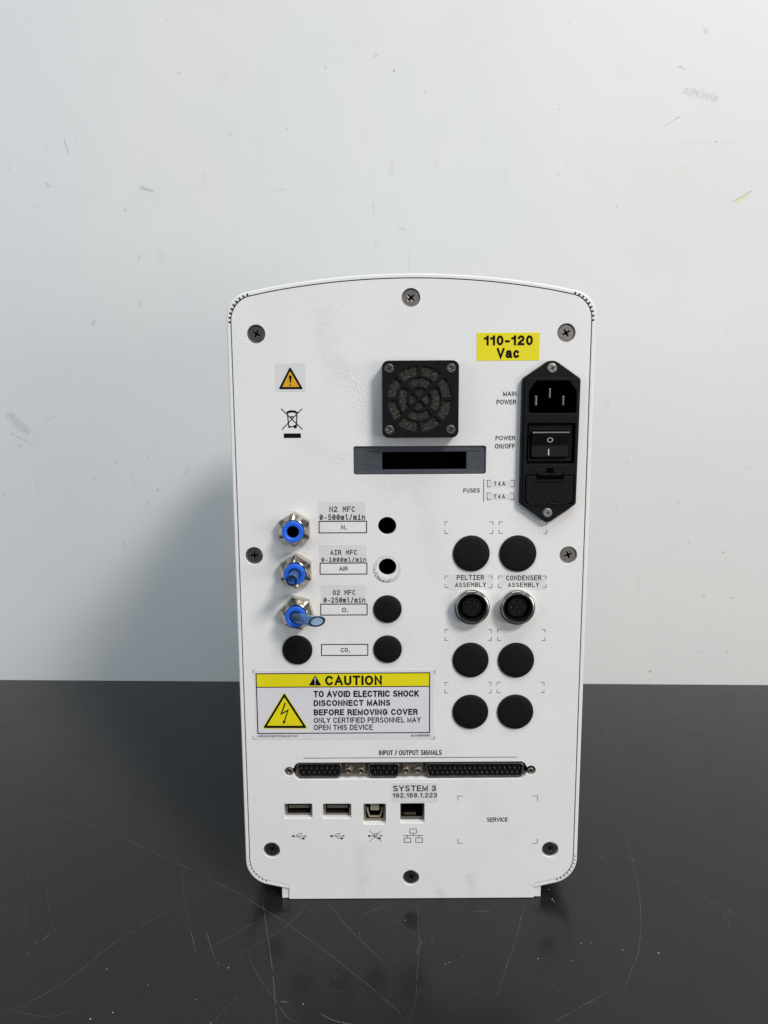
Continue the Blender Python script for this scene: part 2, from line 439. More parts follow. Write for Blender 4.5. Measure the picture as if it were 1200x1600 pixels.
def strip(mbx, pts, w, y):
    """one ribbon with mitred joints through pts (mm)"""
    P_ = [Vector(pts[0])]
    for p in pts[1:]:
        if (Vector(p) - P_[-1]).length > w * .04: P_.append(Vector(p))
    if len(P_) < 2: return
    closed = (P_[0] - P_[-1]).length < w * .3 and len(P_) > 6
    if closed: P_ = P_[:-1]
    n = len(P_); vs = []
    for i, p in enumerate(P_):
        a = P_[i - 1] if (i or closed) else None
        c = P_[(i + 1) % n] if (i < n - 1 or closed) else None
        u = (p - a).normalized() if a is not None else (c - p).normalized()
        v = (c - p).normalized() if c is not None else u
        n1, n2 = Vector((-u.y, u.x)), Vector((-v.y, v.x))
        m = n1 + n2
        if m.length < .2: m = n1
        m.normalize(); k = max(.42, m.dot(n1))
        e = Vector((0, 0))
        if not closed and i == 0: e = -v * w / 2
        if not closed and i == n - 1: e = u * w / 2
        off = m * (w / 2 / k)
        vs += [(p.x + e.x + off.x, y, p.y + e.y + off.y), (p.x + e.x - off.x, y, p.y + e.y - off.y)]
    r = range(n if closed else n - 1)
    mbx.add(vs, [(2 * i, 2 * i + 1, 2 * ((i + 1) % n) + 1, 2 * ((i + 1) % n)) for i in r], True)
def text(body, bx, parent, y=-0.06, mat='ink', wt=0.12, mono=False, gap=None, name='lettering'):
    """lettering fitted to a pixel box of the photograph, on the plane y; wt = stroke width / letter height"""
    x0, z0, x1, z1 = box_px(*bx)
    H = z1 - z0; w = wt * H
    strokes = []; pen = 0.0
    gap = (0.155 + wt) if gap is None else gap
    for ch in body:
        gw, st = (MONO_GL.get(ch) if mono else None) or GL[ch]
        k_ = min(1.0, .46 / gw) if (mono and gw > .46) else 1.0
        st = [[(a_ * k_, b_) for a_, b_ in q_] for q_ in st]; gw *= k_
        ox = pen + ((.56 - gw) / 2 if mono else 0)
        strokes += [[(px + ox, py) for px, py in q_] for q_ in st]
        pen += .76 if mono else gw + gap
    xs = [p[0] for q_ in strokes for p in q_]; ys = [p[1] for q_ in strokes for p in q_]
    ax, bx_ = min(xs), max(xs); ay, by = min(0, min(ys)), max(.74, max(min(max(ys), 1.0), 0))
    sx = (x1 - x0 - w) / max(1e-6, bx_ - ax); sz = (H - w) / max(1e-6, by - max(ay, 0))
    if bx_ - ax < 1e-6: sx = 1
    m_ = MB()
    for k, q_ in enumerate(strokes):
        strip(m_, [(x0 + w / 2 + (px - ax) * sx, z0 + w / 2 + py * sz) for px, py in q_], w, y - 0.0012 * (k % 7))
    return part(m_, name, M[mat], None, parent)

# ================================================================== SETTING: wall and table top
w0, w1 = Vector((-399.4, 353.5)), Vector((384.4, 327.2))
wd = (w1 - w0).normalized(); W_ANG = math.atan2(wd.y, wd.x)
W_O = Vector((0.0, w0.y + (0 - w0.x) * wd.y / wd.x))          # wall origin on the table
wn = Vector((wd.y, -wd.x))                                      # towards the viewer
def WL(px, py):                                                 # pixel -> wall's own (u, z)
    d = ray(px, py)
    o = Vector((CAM.x, CAM.y)) - W_O
    t = -o.dot(wn) / Vector((d.x, d.y)).dot(wn)
    p = CAM + d * t
    return (Vector((p.x, p.y)) - W_O).dot(wd), p.z
def make_wall_material():
    m, nt, b = nt_new('painted_wall')
    v = mm_coords(nt)
    big = noise(nt, v, 0.0035, 3, 0.55)
    col = mix(nt, remap(nt, big, 0.35, 0.65), (0.685, 0.70, 0.70), (0.715, 0.715, 0.71))
    cloud = remap(nt, noise(nt, v, 0.03, 4, 0.6), 0.52, 0.75)
    col = mix(nt, math_(nt, 'MULTIPLY', cloud, 0.10), col, (0.55, 0.55, 0.54))
    dots = remap(nt, noise(nt, v, 0.085, 2, 0.4), 0.735, 0.76)
    col = mix(nt, math_(nt, 'MULTIPLY', dots, 0.30), col, (0.30, 0.30, 0.29))
    dots2 = remap(nt, noise(nt, v, 0.05, 1, 0.4, (1, 1, 0.35)), 0.74, 0.79)
    col = mix(nt, math_(nt, 'MULTIPLY', dots2, 0.12), col, (0.35, 0.34, 0.32))
    rag = noise(nt, v, 0.45, 4, 0.7)
    marks = [  # x0 y0 x1 y1 width strength colour ragged
        (220, 293, 238, 299, 2.2, .75, (.28, .28, .27), 1), (430, 297, 445, 297, 2.0, .35, (.35, .35, .35), 1),
        (583, 318, 585, 338, 1.8, .35, (.4, .42, .42), 1), (624, 358, 633, 358, 1.9, .55, (.33, .35, .34), 1),
        (641, 393, 638, 425, 1.8, .35, (.42, .42, .4), 1), (615, 110, 616, 111, 1.3, 1.0, (.2, .2, .2), 0),
        (100, 218, 107, 239, 0.8, .75, (.3, .3, .3), 0), (70, 222, 74, 236, 1.8, .25, (.4, .4, .4), 1),
        (358, 205, 361, 211, 1.2, .45, (.35, .35, .35), 0), (490, 101, 572, 93, 1.6, .18, (.5, .5, .5), 1),
        (548, 69, 560, 67, 2.4, .25, (.5, .5, .5), 1), (586, 60, 589, 96, 1.2, .15, (.5, .45, .45), 1),
        (1059, 105, 1065, 105, 0.8, .8, (.3, .3, .3), 0), (1065, 105, 1070, 109, 0.7, .7, (.35, .35, .35), 0),
        (1072, 142, 1118, 154, 5.0, .75, (.40, .40, .40), 2), (1074, 139, 1102, 139, 2.2, .30, (.45, .45, .45), 2),
        (1037, 197, 1059, 184, 0.7, .55, (.35, .35, .35), 0), (1058, 185, 1061, 183, 1.1, .7, (.3, .3, .3), 0),
        (1060, 222, 1166, 222, 0.7, .30, (.35, .35, .35), 1), (1118, 221, 1120, 222, 1.0, .7, (.25, .25, .25), 0),
        (1118, 232, 1070, 264, 1.0, .22, (.4, .4, .35), 1), (1068, 262, 1048, 288, 4.0, .35, (.62, .62, .33), 1),
        (1145, 315, 1175, 298, 0.9, .75, (.30, .30, .30), 0), (1152, 314, 1168, 305, 2.2, .65, (.65, .62, .20), 0),
        (963, 322, 964, 323, 1.3, .7, (.3, .3, .3), 0), (873, 170, 874, 171, 1.0, .5, (.3, .3, .3), 0),
        (886, 258, 887, 259, 1.0, .4, (.3, .3, .3), 0), (350, 113, 351, 113, 1.0, .5, (.3, .3, .3), 0),
        (16, 650, 40, 672, 7.0, .75, (.42, .42, .40), 1), (34, 668, 62, 682, 4.5, .22, (.45, .45, .43), 1),
        (19, 678, 34, 686, 1.4, .65, (.33, .33, .32), 1), (30, 684, 53, 697, 1.2, .40, (.36, .36, .35), 1),
        (72, 660, 87, 648, 2.0, .32, (.4, .4, .4), 1), (284, 722, 286, 718, 1.6, .22, (.35, .38, .38), 1),
        (289, 744, 295, 728, 2.4, .38, (.38, .42, .42), 1), (265, 750, 269, 740, 2.0, .25, (.42, .44, .44), 1),
        (246, 765, 247, 766, 1.5, .8, (.3, .33, .33), 0), (232, 786, 233, 787, 1.3, .6, (.3, .33, .33), 0),
        (238, 691, 243, 692, 1.5, .45, (.35, .38, .38), 1), (147, 746, 149, 747, 1.4, .5, (.35, .36, .36), 0),
        (181, 723, 182, 724, 1.3, .5, (.35, .36, .36), 0), (193, 849, 193, 851, 1.3, .6, (.3, .3, .3), 0),
        (219, 472, 220, 477, 1.6, .5, (.35, .36, .36), 0), (60, 600, 64, 604, 2.0, .2, (.4, .4, .4), 1),
        (1166, 733, 1180, 728, 2.2, .28, (.48, .44, .42), 1), (1129, 863, 1131, 864, 1.7, .7, (.35, .33, .32), 0),
        (1143, 934, 1145, 934, 1.5, .6, (.35, .33, .32), 0), (1098, 931, 1101, 932, 1.4, .55, (.38, .35, .35), 0),
        (1015, 1049, 1017, 1049, 1.8, .8, (.33, .30, .30), 0), (979, 721, 980, 722, 1.5, .55, (.38, .38, .38), 0),
        (996, 905, 998, 922, 2.6, .25, (.52, .47, .44), 1), (1136, 1019, 1137, 1020, 1.5, .6, (.4, .36, .36), 0),
        (1075, 846, 1076, 848, 1.3, .5, (.4, .38, .38), 0), (1095, 1018, 1098, 1018, 1.8, .3, (.42, .42, .4), 0),
        (1102, 995, 1104, 975, 2.4, .2, (.52, .48, .45), 1), (1171, 1044, 1172, 1045, 1.4, .5, (.42, .42, .4), 0),
        (949, 630, 951, 632, 1.3, .45, (.38, .4, .38), 0)]
    r1, r2 = remap(nt, rag, 0.36, 0.60), remap(nt, rag, 0.44, 0.56)
    for (x0, y0, x1, y1, w, s, c, k) in marks:
        a, e = WL(x0, y0), WL(x1, y1)
        dd = segment_distance(nt, v, (a[0], 0, a[1]), (e[0], 0, e[1]))
        f = math_(nt, 'MULTIPLY', remap(nt, dd, w, w * 0.15), s * 0.82)
        if k: f = math_(nt, 'MULTIPLY', f, r1 if k == 1 else r2)
        col = mix(nt, f, col, c)
    nt.links.new(col, b.inputs['Base Color'])
    b.inputs['Roughness'].default_value = 0.50
    bump(nt, b, math_(nt, 'ADD', noise(nt, v, 0.02, 3), math_(nt, 'MULTIPLY', noise(nt, v, 0.5, 3), 0.05)), 0.25, 1.0)
    return m
def make_table_material():
    m, nt, b = nt_new('black_bench_top')
    v = mm_coords(nt)
    n = noise(nt, v, 0.02, 4, 0.6)
    fine = noise(nt, v, 0.9, 3, 0.7)
    grime = remap(nt, noise(nt, v, 0.035, 5, 0.65), 0.45, 0.7)
    dust = remap(nt, noise(nt, v, 0.8, 2, 0.5), 0.80, 0.84)
    col = mix(nt, n, (0.007, 0.007, 0.008), (0.013, 0.013, 0.014))
    col = mix(nt, math_(nt, 'MULTIPLY', dust, 0.30), col, (0.30, 0.30, 0.29))
    nt.links.new(col, b.inputs['Base Color'])
    nt.links.new(math_(nt, 'ADD', remap(nt, grime, 0, 1, 0.19, 0.28), math_(nt, 'MULTIPLY', fine, 0.04)), b.inputs['Roughness'])
    b.inputs['Specular IOR Level'].default_value = 0.32
    bump(nt, b, math_(nt, 'ADD', math_(nt, 'MULTIPLY', noise(nt, v, 0.012, 3), 0.8), math_(nt, 'MULTIPLY', noise(nt, v, 1.2, 2), 0.06)), 0.25, 0.6)
    return m

wm = MB().box(-1400, 0, -30, 1400, 60, 1600)
wall = wm.build('wall', make_wall_material())
wall.location = (W_O.x * S, W_O.y * S, 0); wall.rotation_euler = (0, 0, W_ANG)
wall['kind'] = 'structure'

table = empty('bench', 'black scratched laboratory bench top under the white instrument', 'bench', (0, 0, 0))
tb = MB()
tb.add([(-1400, -700, 0), (1400, -700, 0), (1400, W_O.y - 0.8 + 1400 * math.tan(W_ANG), 0), (-1400, W_O.y - 0.8 - 1400 * math.tan(W_ANG), 0),
        (-1400, -700, -25), (1400, -700, -25), (1400, W_O.y - 0.8 + 1400 * math.tan(W_ANG), -25), (-1400, W_O.y - 0.8 - 1400 * math.tan(W_ANG), -25)],
       [(0, 1, 2, 3), (7, 6, 5, 4), (0, 4, 5, 1), (1, 5, 6, 2), (2, 6, 7, 3), (3, 7, 4, 0)])
tb.build('bench_top', make_table_material(), table)

# scratches: fine pale lines lying in the bench top
M['scratch'] = simple('scratch', (0.085, 0.085, 0.09), 0.55, 0, var=0.5, vscale=0.05)
M['scratch_faint'] = simple('scratch_faint', (0.040, 0.041, 0.044), 0.45, 0, var=0.5, vscale=0.05)
M['crumb'] = simple('dust_crumb', (0.40, 0.39, 0.36), 0.8, 0)
SCR = MB(); zc = [0.010]
def bez(pts, n=14):
    P_ = [Vector(p) for p in pts]
    if len(P_) == 2: return [P_[0].lerp(P_[1], i / n) for i in range(n + 1)]
    out = []
    Q = [P_[0]] + P_ + [P_[-1]]
    for i in range(1, len(Q) - 2):
        a, b_, c, d = Q[i - 1], Q[i], Q[i + 1], Q[i + 2]
        for k in range(n):
            t = k / n
            out.append(0.5 * ((2 * b_) + (c - a) * t + (2 * a - 5 * b_ + 4 * c - d) * t * t + (3 * b_ - a - 3 * c + d) * t ** 3))
    out.append(P_[-1])
    return out
def scratch(pts, w=0.22, mi=0):
    g = bez([G(*p) for p in pts])
    zc[0] += 0.0015
    vs, fs = [], []
    n = len(g); SCR.cur = mi
    for i, p in enumerate(g):
        d = (g[min(i + 1, n - 1)] - g[max(i - 1, 0)]).normalized()
        nn = Vector((-d.y, d.x))
        t = i / (n - 1)
        ww = w * (0.25 + 0.75 * min(1, 5 * t, 5 * (1 - t))) * random.uniform(0.55, 1.2)
        j = nn * random.uniform(-0.08, 0.08)
        vs += [(p.x + j.x + nn.x * ww / 2, p.y + j.y + nn.y * ww / 2, zc[0]), (p.x + j.x - nn.x * ww / 2, p.y + j.y - nn.y * ww / 2, zc[0])]
    for i in range(n - 1):
        if random.random() < 0.06: continue
        fs.append((2 * i, 2 * i + 1, 2 * i + 3, 2 * i + 2))
    SCR.add(vs, fs)
for pts, w, mi in [
    ([(0, 1590), (100, 1535), (200, 1459), (340, 1382)], .20, 0), ([(20, 1244), (180, 1305), (340, 1380), (412, 1420), (500, 1480), (600, 1560), (640, 1600)], .20, 0),
    ([(0, 1422), (33, 1405)], .22, 0), ([(410, 1403), (418, 1460), (426, 1520), (433, 1600)], .30, 0),
    ([(478, 1410), (462, 1435), (420, 1465), (362, 1497)], .18, 0), ([(405, 1437), (335, 1478)], .20, 0),
    ([(510, 1408), (545, 1450), (580, 1485), (600, 1502)], .22, 0), ([(297, 1450), (307, 1493)], .28, 0),
    ([(322, 1455), (337, 1503)], .30, 0), ([(285, 1350), (288, 1400), (297, 1450)], .14, 1),
    ([(70, 1290), (72, 1380), (85, 1452), (125, 1497)], .16, 1), ([(43, 1400), (35, 1470)], .16, 1),
    ([(42, 1493), (48, 1487)], .5, 0), ([(54, 1475), (60, 1470)], .5, 0), ([(66, 1470), (74, 1463), (76, 1458)], .4, 0),
    ([(0, 1574), (60, 1588), (80, 1588), (118, 1579)], .35, 1), ([(330, 1600), (365, 1563), (400, 1540)], .16, 0),
    ([(388, 1490), (400, 1520), (428, 1560), (450, 1590), (470, 1600)], .20, 0), ([(333, 1530), (370, 1560), (400, 1580), (450, 1605)], .14, 1),
    ([(438, 1565), (452, 1566)], .7, 0), ([(500, 1583), (515, 1592), (530, 1597), (550, 1600)], .5, 0),
    ([(598, 1428), (630, 1447), (655, 1468), (680, 1487)], .30, 1), ([(652, 1408), (654, 1450), (656, 1475), (652, 1520), (650, 1560)], .18, 0),
    ([(656, 1475), (650, 1492)], .35, 0), ([(735, 1424), (750, 1425), (768, 1422)], .35, 0),
    ([(820, 1408), (812, 1445), (801, 1483), (790, 1515), (775, 1560)], .18, 0), ([(798, 1485), (783, 1540)], .16, 1),
    ([(945, 1324), (1000, 1348), (1060, 1380), (1130, 1418), (1200, 1460)], .24, 0), ([(975, 1300), (988, 1343), (999, 1400), (1001, 1445), (997, 1490), (985, 1520), (975, 1545)], .22, 0),
    ([(860, 1600), (900, 1578), (950, 1550)], .5, 1), ([(970, 1350), (955, 1390)], .18, 1), ([(1125, 1415), (1142, 1452)], .35, 1),
    ([(1018, 1335), (1030, 1329)], .4, 1), ([(640, 1600), (650, 1560), (660, 1540)], .2, 1), ([(505, 1545), (540, 1550)], .25, 1),
    ([(480, 1415), (500, 1447)], .2, 1), ([(450, 1475), (510, 1505)], .18, 1), ([(560, 1434), (610, 1410)], .5, 1),
    ([(905, 1385), (930, 1376)], .2, 1), ([(100, 1170), (60, 1176)], .6, 1), ([(0, 1210), (60, 1190), (120, 1188)], .3, 1),
    ([(920, 1190), (990, 1185), (1060, 1170)], .4, 1), ([(1100, 1300), (1190, 1360)], .2, 1), ([(90, 1250), (0, 1245)], .2, 1),
    ([(240, 1240), (330, 1330), (360, 1350)], .2, 1), ([(200, 1100), (260, 1090)], .5, 1), ([(70, 1075), (100, 1065)], .8, 1)]:
    scratch(pts, w, mi)
for k in range(34):                                              # short random hairlines
    x, y = random.uniform(0, 1200), random.uniform(1150, 1600)
    a = random.uniform(0, math.pi); L = random.uniform(6, 45)
    if 380 < x < 900 and y < 1420: continue
    scratch([(x, y), (x + L * math.cos(a) * .5, y + L * math.sin(a) * .3 + 1), (x + L * math.cos(a), y + L * math.sin(a) * .5)], random.uniform(.08, .215), 1)
o = SCR.build('scratches', [M['scratch'], M['scratch_faint']], table, 'fine pale scratches across the black bench top'); o['kind'] = 'stuff'
CR = MB()
spots = [(562, 1459), (675, 1467), (633, 1438), (696, 1506), (702, 1504), (525, 1525), (474, 1569), (865, 1408), (863, 1405), (857, 1390), (841, 1498), (813, 1435), (908, 1474),
         (973, 1484), (1029, 1489), (924, 1474), (939, 1340), (141, 1592), (176, 1582), (231, 1539), (306, 1562), (329, 1598), (357, 1512), (167, 1514), (658, 1474), (894, 1501), (341, 1505)]
spots += [(random.uniform(0, 1200), random.uniform(1110, 1600)) for _ in range(70)]
for i, (x, y) in enumerate(spots):
    if i >= 27 and 380 < x < 905 and y < 1410: continue
    gx, gy = G(x, y); r = random.uniform(.25, .50) if i < 27 else random.uniform(.08, .2)
    n = 6; a0 = random.random() * 6
    vs = [(gx + r * random.uniform(.6, 1.1) * math.cos(a0 + k * math.pi / 3), gy + r * random.uniform(.6, 1.1) * math.sin(a0 + k * math.pi / 3), 0.0) for k in range(n)] + [(gx, gy, r * .7)]
    CR.add(vs, [(k, (k + 1) % n, n) for k in range(n)])
o = CR.build('dust_crumbs', M['crumb'], table, 'pale crumbs of dust scattered over the bench top'); o['kind'] = 'stuff'

# ================================================================== THE INSTRUMENT
XC = 14.7
unit = empty('laboratory_controller', 'white laboratory control unit standing on the black bench, its connector side facing out', 'instrument', (XC, 0, 0))
def part(mb, name, mat, label=None, parent=None, angle=35):
    """geometry is written in world millimetres; shift it into the unit's frame"""
    mb.v = [(x, y, z) for x, y, z in mb.v]
    me = mb.mesh(name, mat, angle)
    o = link(name, me, None, label)
    par = parent or unit
    o.parent = par
    if par is unit: o.location = (-XC * S, 0, 0)
    return o

# ---- outline
def top_arc(hw, R, apex, n=18):
    return [(XC + hw * math.sin(math.pi / 2 * (1 - 2 * i / n)) if False else XC + hw * (1 - 2 * i / n), 0) for i in range(n + 1)]
def outline(d):
    """closed outline grown outwards by d; starts at the lower right, runs anticlockwise"""
    hw, apex, R = 93.2 + d, 349.4 + d, 418.0 + d
    def zt(dx): return apex - (R - math.sqrt(R * R - dx * dx))
    bz = lambda dx: 9.3 + 0.235 * (dx - 71.3) - d * 1.03
    pts = [(XC + 71.2, bz(71.2), 0), (XC + hw, bz(hw), 14.5 + d)]
    pts.append((XC + hw, zt(hw), 14 + d))
    for i in range(1, 24):
        dx = (hw - 14) * (1 - 2 * i / 24)
        pts.append((XC + dx, zt(abs(dx)), 0))
    pts.append((XC - hw, zt(hw), 14 + d)); pts.append((XC - hw, bz(hw), 14.5 + d)); pts.append((XC - 71.2, bz(71.2), 0))
    return rounded(pts, 16)

panel_out = outline(0.0) + [(XC - 71.2, 0.25), (XC + 71.2, 0.25)]

# ---- holes in the panel
def pc(px, py, Y=0): return P(px, py, Y)
screws = [(642, 465, 45, 'screw'), (400, 522, 62, 'screw_dark'), (885, 520, 30, 'screw'), (397, 868.5, 3, 'screw_dark'), (888, 867.5, 20, 'screw'),
          (424.5, 1328.5, 40, 'screw_dark'), (859.5, 1327.5, 50, 'screw_dark'), (642, 1371.5, 25, 'screw_dark')]
holes = []
for sx, sy, a, k in screws: holes.append(circle(*pc(sx, sy), 4.75, 32))
open_holes = [(604.9, 822.1, 14.4), (605.4, 886.5, 14.2)]
for hx, hy, r in open_holes: holes.append(circle(*pc(hx, hy), r / 2.93, 36))
cs = box_px(552.3, 697, 759.3, 741.3)
holes.append(rrect(*cs, 1.2))
# long cut-out for the signal ports, with a round ear at each end
sl = box_px(458.5, 1191, 823, 1217.2); ez = (pc(452, 1204.8)[1] + pc(830, 1204.6)[1]) / 2
exl, exr = pc(452, 1205)[0], pc(829.6, 1204.7)[0]; er = 2.75
def ear(cx, sgn):
    out = []
    a0 = math.radians(40)
    for i in range(15):
        a = a0 + (2 * math.pi - 2 * a0) * i / 14
        out.append((cx + sgn * er * math.cos(a), ez + er * math.sin(a)))
    return out
def slot_outline():
    x0, z0, x1, z1 = sl
    L = ear(exl, 1)             # from upper right round the left to lower right
    Rr = ear(exr, -1)[::-1]     # from lower left round the right to upper left
    hz = er * math.sin(math.radians(40))
    pts = [(x0, ez + hz)] if False else []
    pts += L
    pts += [(x0 + 0.3, ez - hz - .6), (x0 + 1.2, z0 + 1.0), (x0 + 3.0, z0), (x1 - 3.0, z0), (x1 - 1.2, z0 + 1.0), (x1 - .3, ez - hz - .6)]
    pts += Rr
    pts += [(x1 - .3, ez + hz + .6), (x1 - 1.2, z1 - 1.0), (x1 - 3.0, z1), (x0 + 3.0, z1), (x0 + 1.2, z1 - 1.0), (x0 + .3, ez + hz + .6)]
    return pts
slot = slot_outline()
holes.append(slot)
ports = {'usb_a': (444, 1256, 488, 1279), 'usb_b': (504.3, 1256, 548.7, 1279), 'usb_c': (568, 1256, 602.8, 1288), 'net': (625.4, 1255.4, 663.3, 1286)}
for k, b in ports.items():
    holes.append(rrect(*box_px(*b), 0.7, 3))
TH = 4.0
_I = lambda px, py: P(px, py, -4.2)
holes.append([_I(822.5, 593), _I(819, 788), _I(897.5, 788), _I(903, 593)])
panel = part(MB().plate(panel_out, holes, 0.0, TH, 0.22), 'back_panel', M['panel'], angle=50)

# ---- black sheet added behind the panel to keep the openings dark
part(MB().plate(offset(outline(0)[::1], 2.0), [], 16.0, 18.0), 'inner_shade_sheet', M['void'])

# ---- wrap-round shell with nine vent notches in each corner
gap, thk = 0.52, 2.0
inner = outline(gap); outer = outline(gap + thk - 0.75)
def notched(loop):
    """cut nine small notches outwards into the shell at each rounded corner"""
    pts = [Vector(p) for p in loop]; n = len(pts)
    cum = [0]
    for i in range(1, n): cum.append(cum[-1] + (pts[i] - pts[i - 1]).length)
    def at(s):
        for i in range(1, n):
            if cum[i] >= s:
                t = (s - cum[i - 1]) / max(1e-9, cum[i] - cum[i - 1])
                d = (pts[i] - pts[i - 1]).normalized()
                return pts[i - 1].lerp(pts[i], t), Vector((d.y, -d.x))
        return pts[-1], Vector((0, 0))
    def s_near(x, z):
        return min(range(n), key=lambda i: (pts[i] - Vector((x, z))).length)
    starts = []
    tgt = [((XC + 93.4, 327), 'r'), ((XC - 93.4, 327), 'l'), ((XC + 93.4, 26), 'br'), ((XC - 93.4, 26), 'bl')]
    marks = []
    for (x, z), k in tgt:
        s0 = cum[s_near(x, z)]
        for j in range(9):
            if k == 'r': s = s0 - 1.0 + j * 2.2
            elif k == 'l': s = s0 + 1.0 - j * 2.2
            elif k == 'br': s = s0 + 1.0 - j * 2.3
            else: s = s0 - 1.0 + j * 2.3
            marks.append(s)
    marks.sort()
    out = []; mi = 0; i = 0
    events = [(cum[i], 0, i) for i in range(n)]
    for s in marks: events.append((s, 1, None))
    events.sort(key=lambda e: e[0])
    w, dpt = 0.95, 1.15
    blocked = lambda s: any(abs(s - m) < w / 2 + 0.02 for m in marks)
    for s, k, idx in events:
        if k == 0:
            if not blocked(s): out.append(tuple(pts[idx]))
        else:
            a, na = at(s - w / 2); b, nb = at(s + w / 2)
            out += [tuple(a), tuple(a + na * dpt), tuple(b + nb * dpt), tuple(b)]
    return out
shell_loop = outer + notched(inner)[::-1]
DEPTH = 205.0
shell = MB().plate(shell_loop, [], -0.25, 14.0, 0.0)
# softly rounded front lip: several rings from the front face to the widest outline
lip = outline(gap + thk)
rings = [(outline(gap + thk - 0.75), -0.25), (outline(gap + thk - 0.40), -0.13), (outline(gap + thk - 0.12), 0.2), (outline(gap + thk - 0.03), 0.6), (lip, 1.1), (lip, DEPTH)]
vs, fs = [], []
n = len(lip)
for k, (l, y) in enumerate(rings): vs += [(p[0], y, p[1]) for p in l]
fs = [(k * n + i, k * n + i + 1, (k + 1) * n + i + 1, (k + 1) * n + i) for k in range(len(rings) - 1) for i in range(n - 1)]
shell.add(vs, fs)
part(shell, 'outer_shell', M['shell'])
part(MB().plate([p for p in outline(gap + thk - 0.1)], [], DEPTH - 4, DEPTH - 0.5), 'front_closure', M['shell'])
# ---- foot block under the shell
fb = MB()
fb.plate([(XC - 75.4, 0.2), (XC + 75.4, 0.2), (XC + 75.4, 8.6), (XC + 70.9, 8.2), (XC + 70.9, 0.4), (XC - 70.9, 0.4), (XC - 70.9, 8.2), (XC - 75.4, 8.6)], [], 1.0, 5.0, 0.25)
fb.box(XC - 75.4, 5.0, 0.2, XC + 75.4, DEPTH - 8, 7.2)
part(fb, 'base_foot', M['shell'])

# ---- screws
def cross_loop(cx, cz, ang, L=2.15, w=0.50):
    p = [(L, -w * .7), (L, w * .7), (w, w), (w * .7, L), (-w * .7, L), (-w, w), (-L, w * .7), (-L, -w * .7), (-w, -w), (-w * .7, -L), (w * .7, -L), (w, -w)]
    c, s = math.cos(ang), math.sin(ang)
    return [(cx + x * c - z * s, cz + x * s + z * c) for x, z in p]
def screw_mesh(name, r, y, ang, mat, L, w=0.52, dome=0.25):
    mb = MB()
    mb.plate(circle(0, 0, r * .86, 28), [cross_loop(0, 0, ang, L, w)], y - dome, y + 1.6, 0.12, back=False)
    mb.lathe([(r * .86, y - dome * .85), (r * .93, y - dome * .2), (r, y + 0.15), (r, y + 1.8)], 0, 0, 28)
    mb.cur = 1
    mb.lathe([(0.001, y + 1.3), (L * 1.02, y + 1.3)], 0, 0, 12)
    return mb.mesh(name, [mat, M['void']], 30)
def put(name, me, xz, parent=None, label=None, y=0.0):
    o = link(name, me, None, label); par = parent or unit; o.parent = par
    if par is unit: o.location = Vector((xz[0] - XC, y, xz[1])) * S
    else: o.location = Vector((xz[0], y, xz[1])) * S
    return o
for sx, sy, a, k in screws:
    put('panel_screw', screw_mesh('panel_screw', 4.55, 1.2, math.radians(a), M[k], 2.1), pc(sx, sy), None,
        'dull grey cross-head screw' if k == 'screw' else 'dark cross-head screw, shade partly in its colour')

# ---- fan guard
fan = MB()
YF = -8.5
fx0, fz0, fx1, fz1 = box_px(597, 563, 717, 684, YF)
fcx, fcz = pc(656.0, 623.0, YF)
def arc_slot(r0, r1, a0, a1, n=9):
    o_ = [(fcx + r1 * math.cos(a0 + (a1 - a0) * i / n), fcz + r1 * math.sin(a0 + (a1 - a0) * i / n)) for i in range(n + 1)]
    i_ = [(fcx + r0 * math.cos(a1 - (a1 - a0) * i / n), fcz + r0 * math.sin(a1 - (a1 - a0) * i / n)) for i in range(n + 1)]
    l = o_ + i_
    k = len(o_)
    pts = [(p[0], p[1], 1.2 if j in (0, k - 1, k, len(l) - 1) else 0) for j, p in enumerate(l)]
    return rounded(pts, 4)
fh = []
pxm = 1 / 3.03
for k in range(8):
    a0 = k * math.pi / 4; g = 0.075
    fh.append(arc_slot(36 * pxm, 50.5 * pxm, a0 + g, a0 + math.pi / 4 - g))
for k in range(4):
    a0 = -math.pi / 4 + k * math.pi / 2
    fh.append(arc_slot(20.5 * pxm, 32.5 * pxm, a0 + .17, a0 + math.pi / 2 - .17))
    fh.append(arc_slot(4.5 * pxm, 16 * pxm, a0 + .24, a0 + math.pi / 2 - .24, 5))
fan.plate(rrect(fx0, fz0, fx1, fz1, 3.4, 8), fh, YF, YF + 1.6, 0.3)
fan.plate(rrect(fx0 + .01, fz0 + .01, fx1 - .01, fz1 - .01, 3.4, 8), [circle(fcx, fcz, 17.6, 40)], YF + 1.6, 0.02)
fg = part(fan, 'fan_guard', M['black_plastic'], 'square black fan guard with concentric slots')
part(MB().lathe([(0.01, YF + 1.0), (17.45, YF + 1.0), (17.45, YF + 4)], fcx, fcz, 40), 'filter_foam', M['foam'], 'brown dusty foam behind the slots', fg)
for (sx, sy, a) in ((608, 576, 20), (705, 575.5, 70), (608.5, 672, 60), (704.5, 671.5, 35)):
    m_ = screw_mesh('guard_screw', 2.55, YF - 0.15, math.radians(a), M['screw_dark'], 1.5, 0.22, 0.3)
    put('guard_screw', m_, pc(sx, sy, YF), fg)

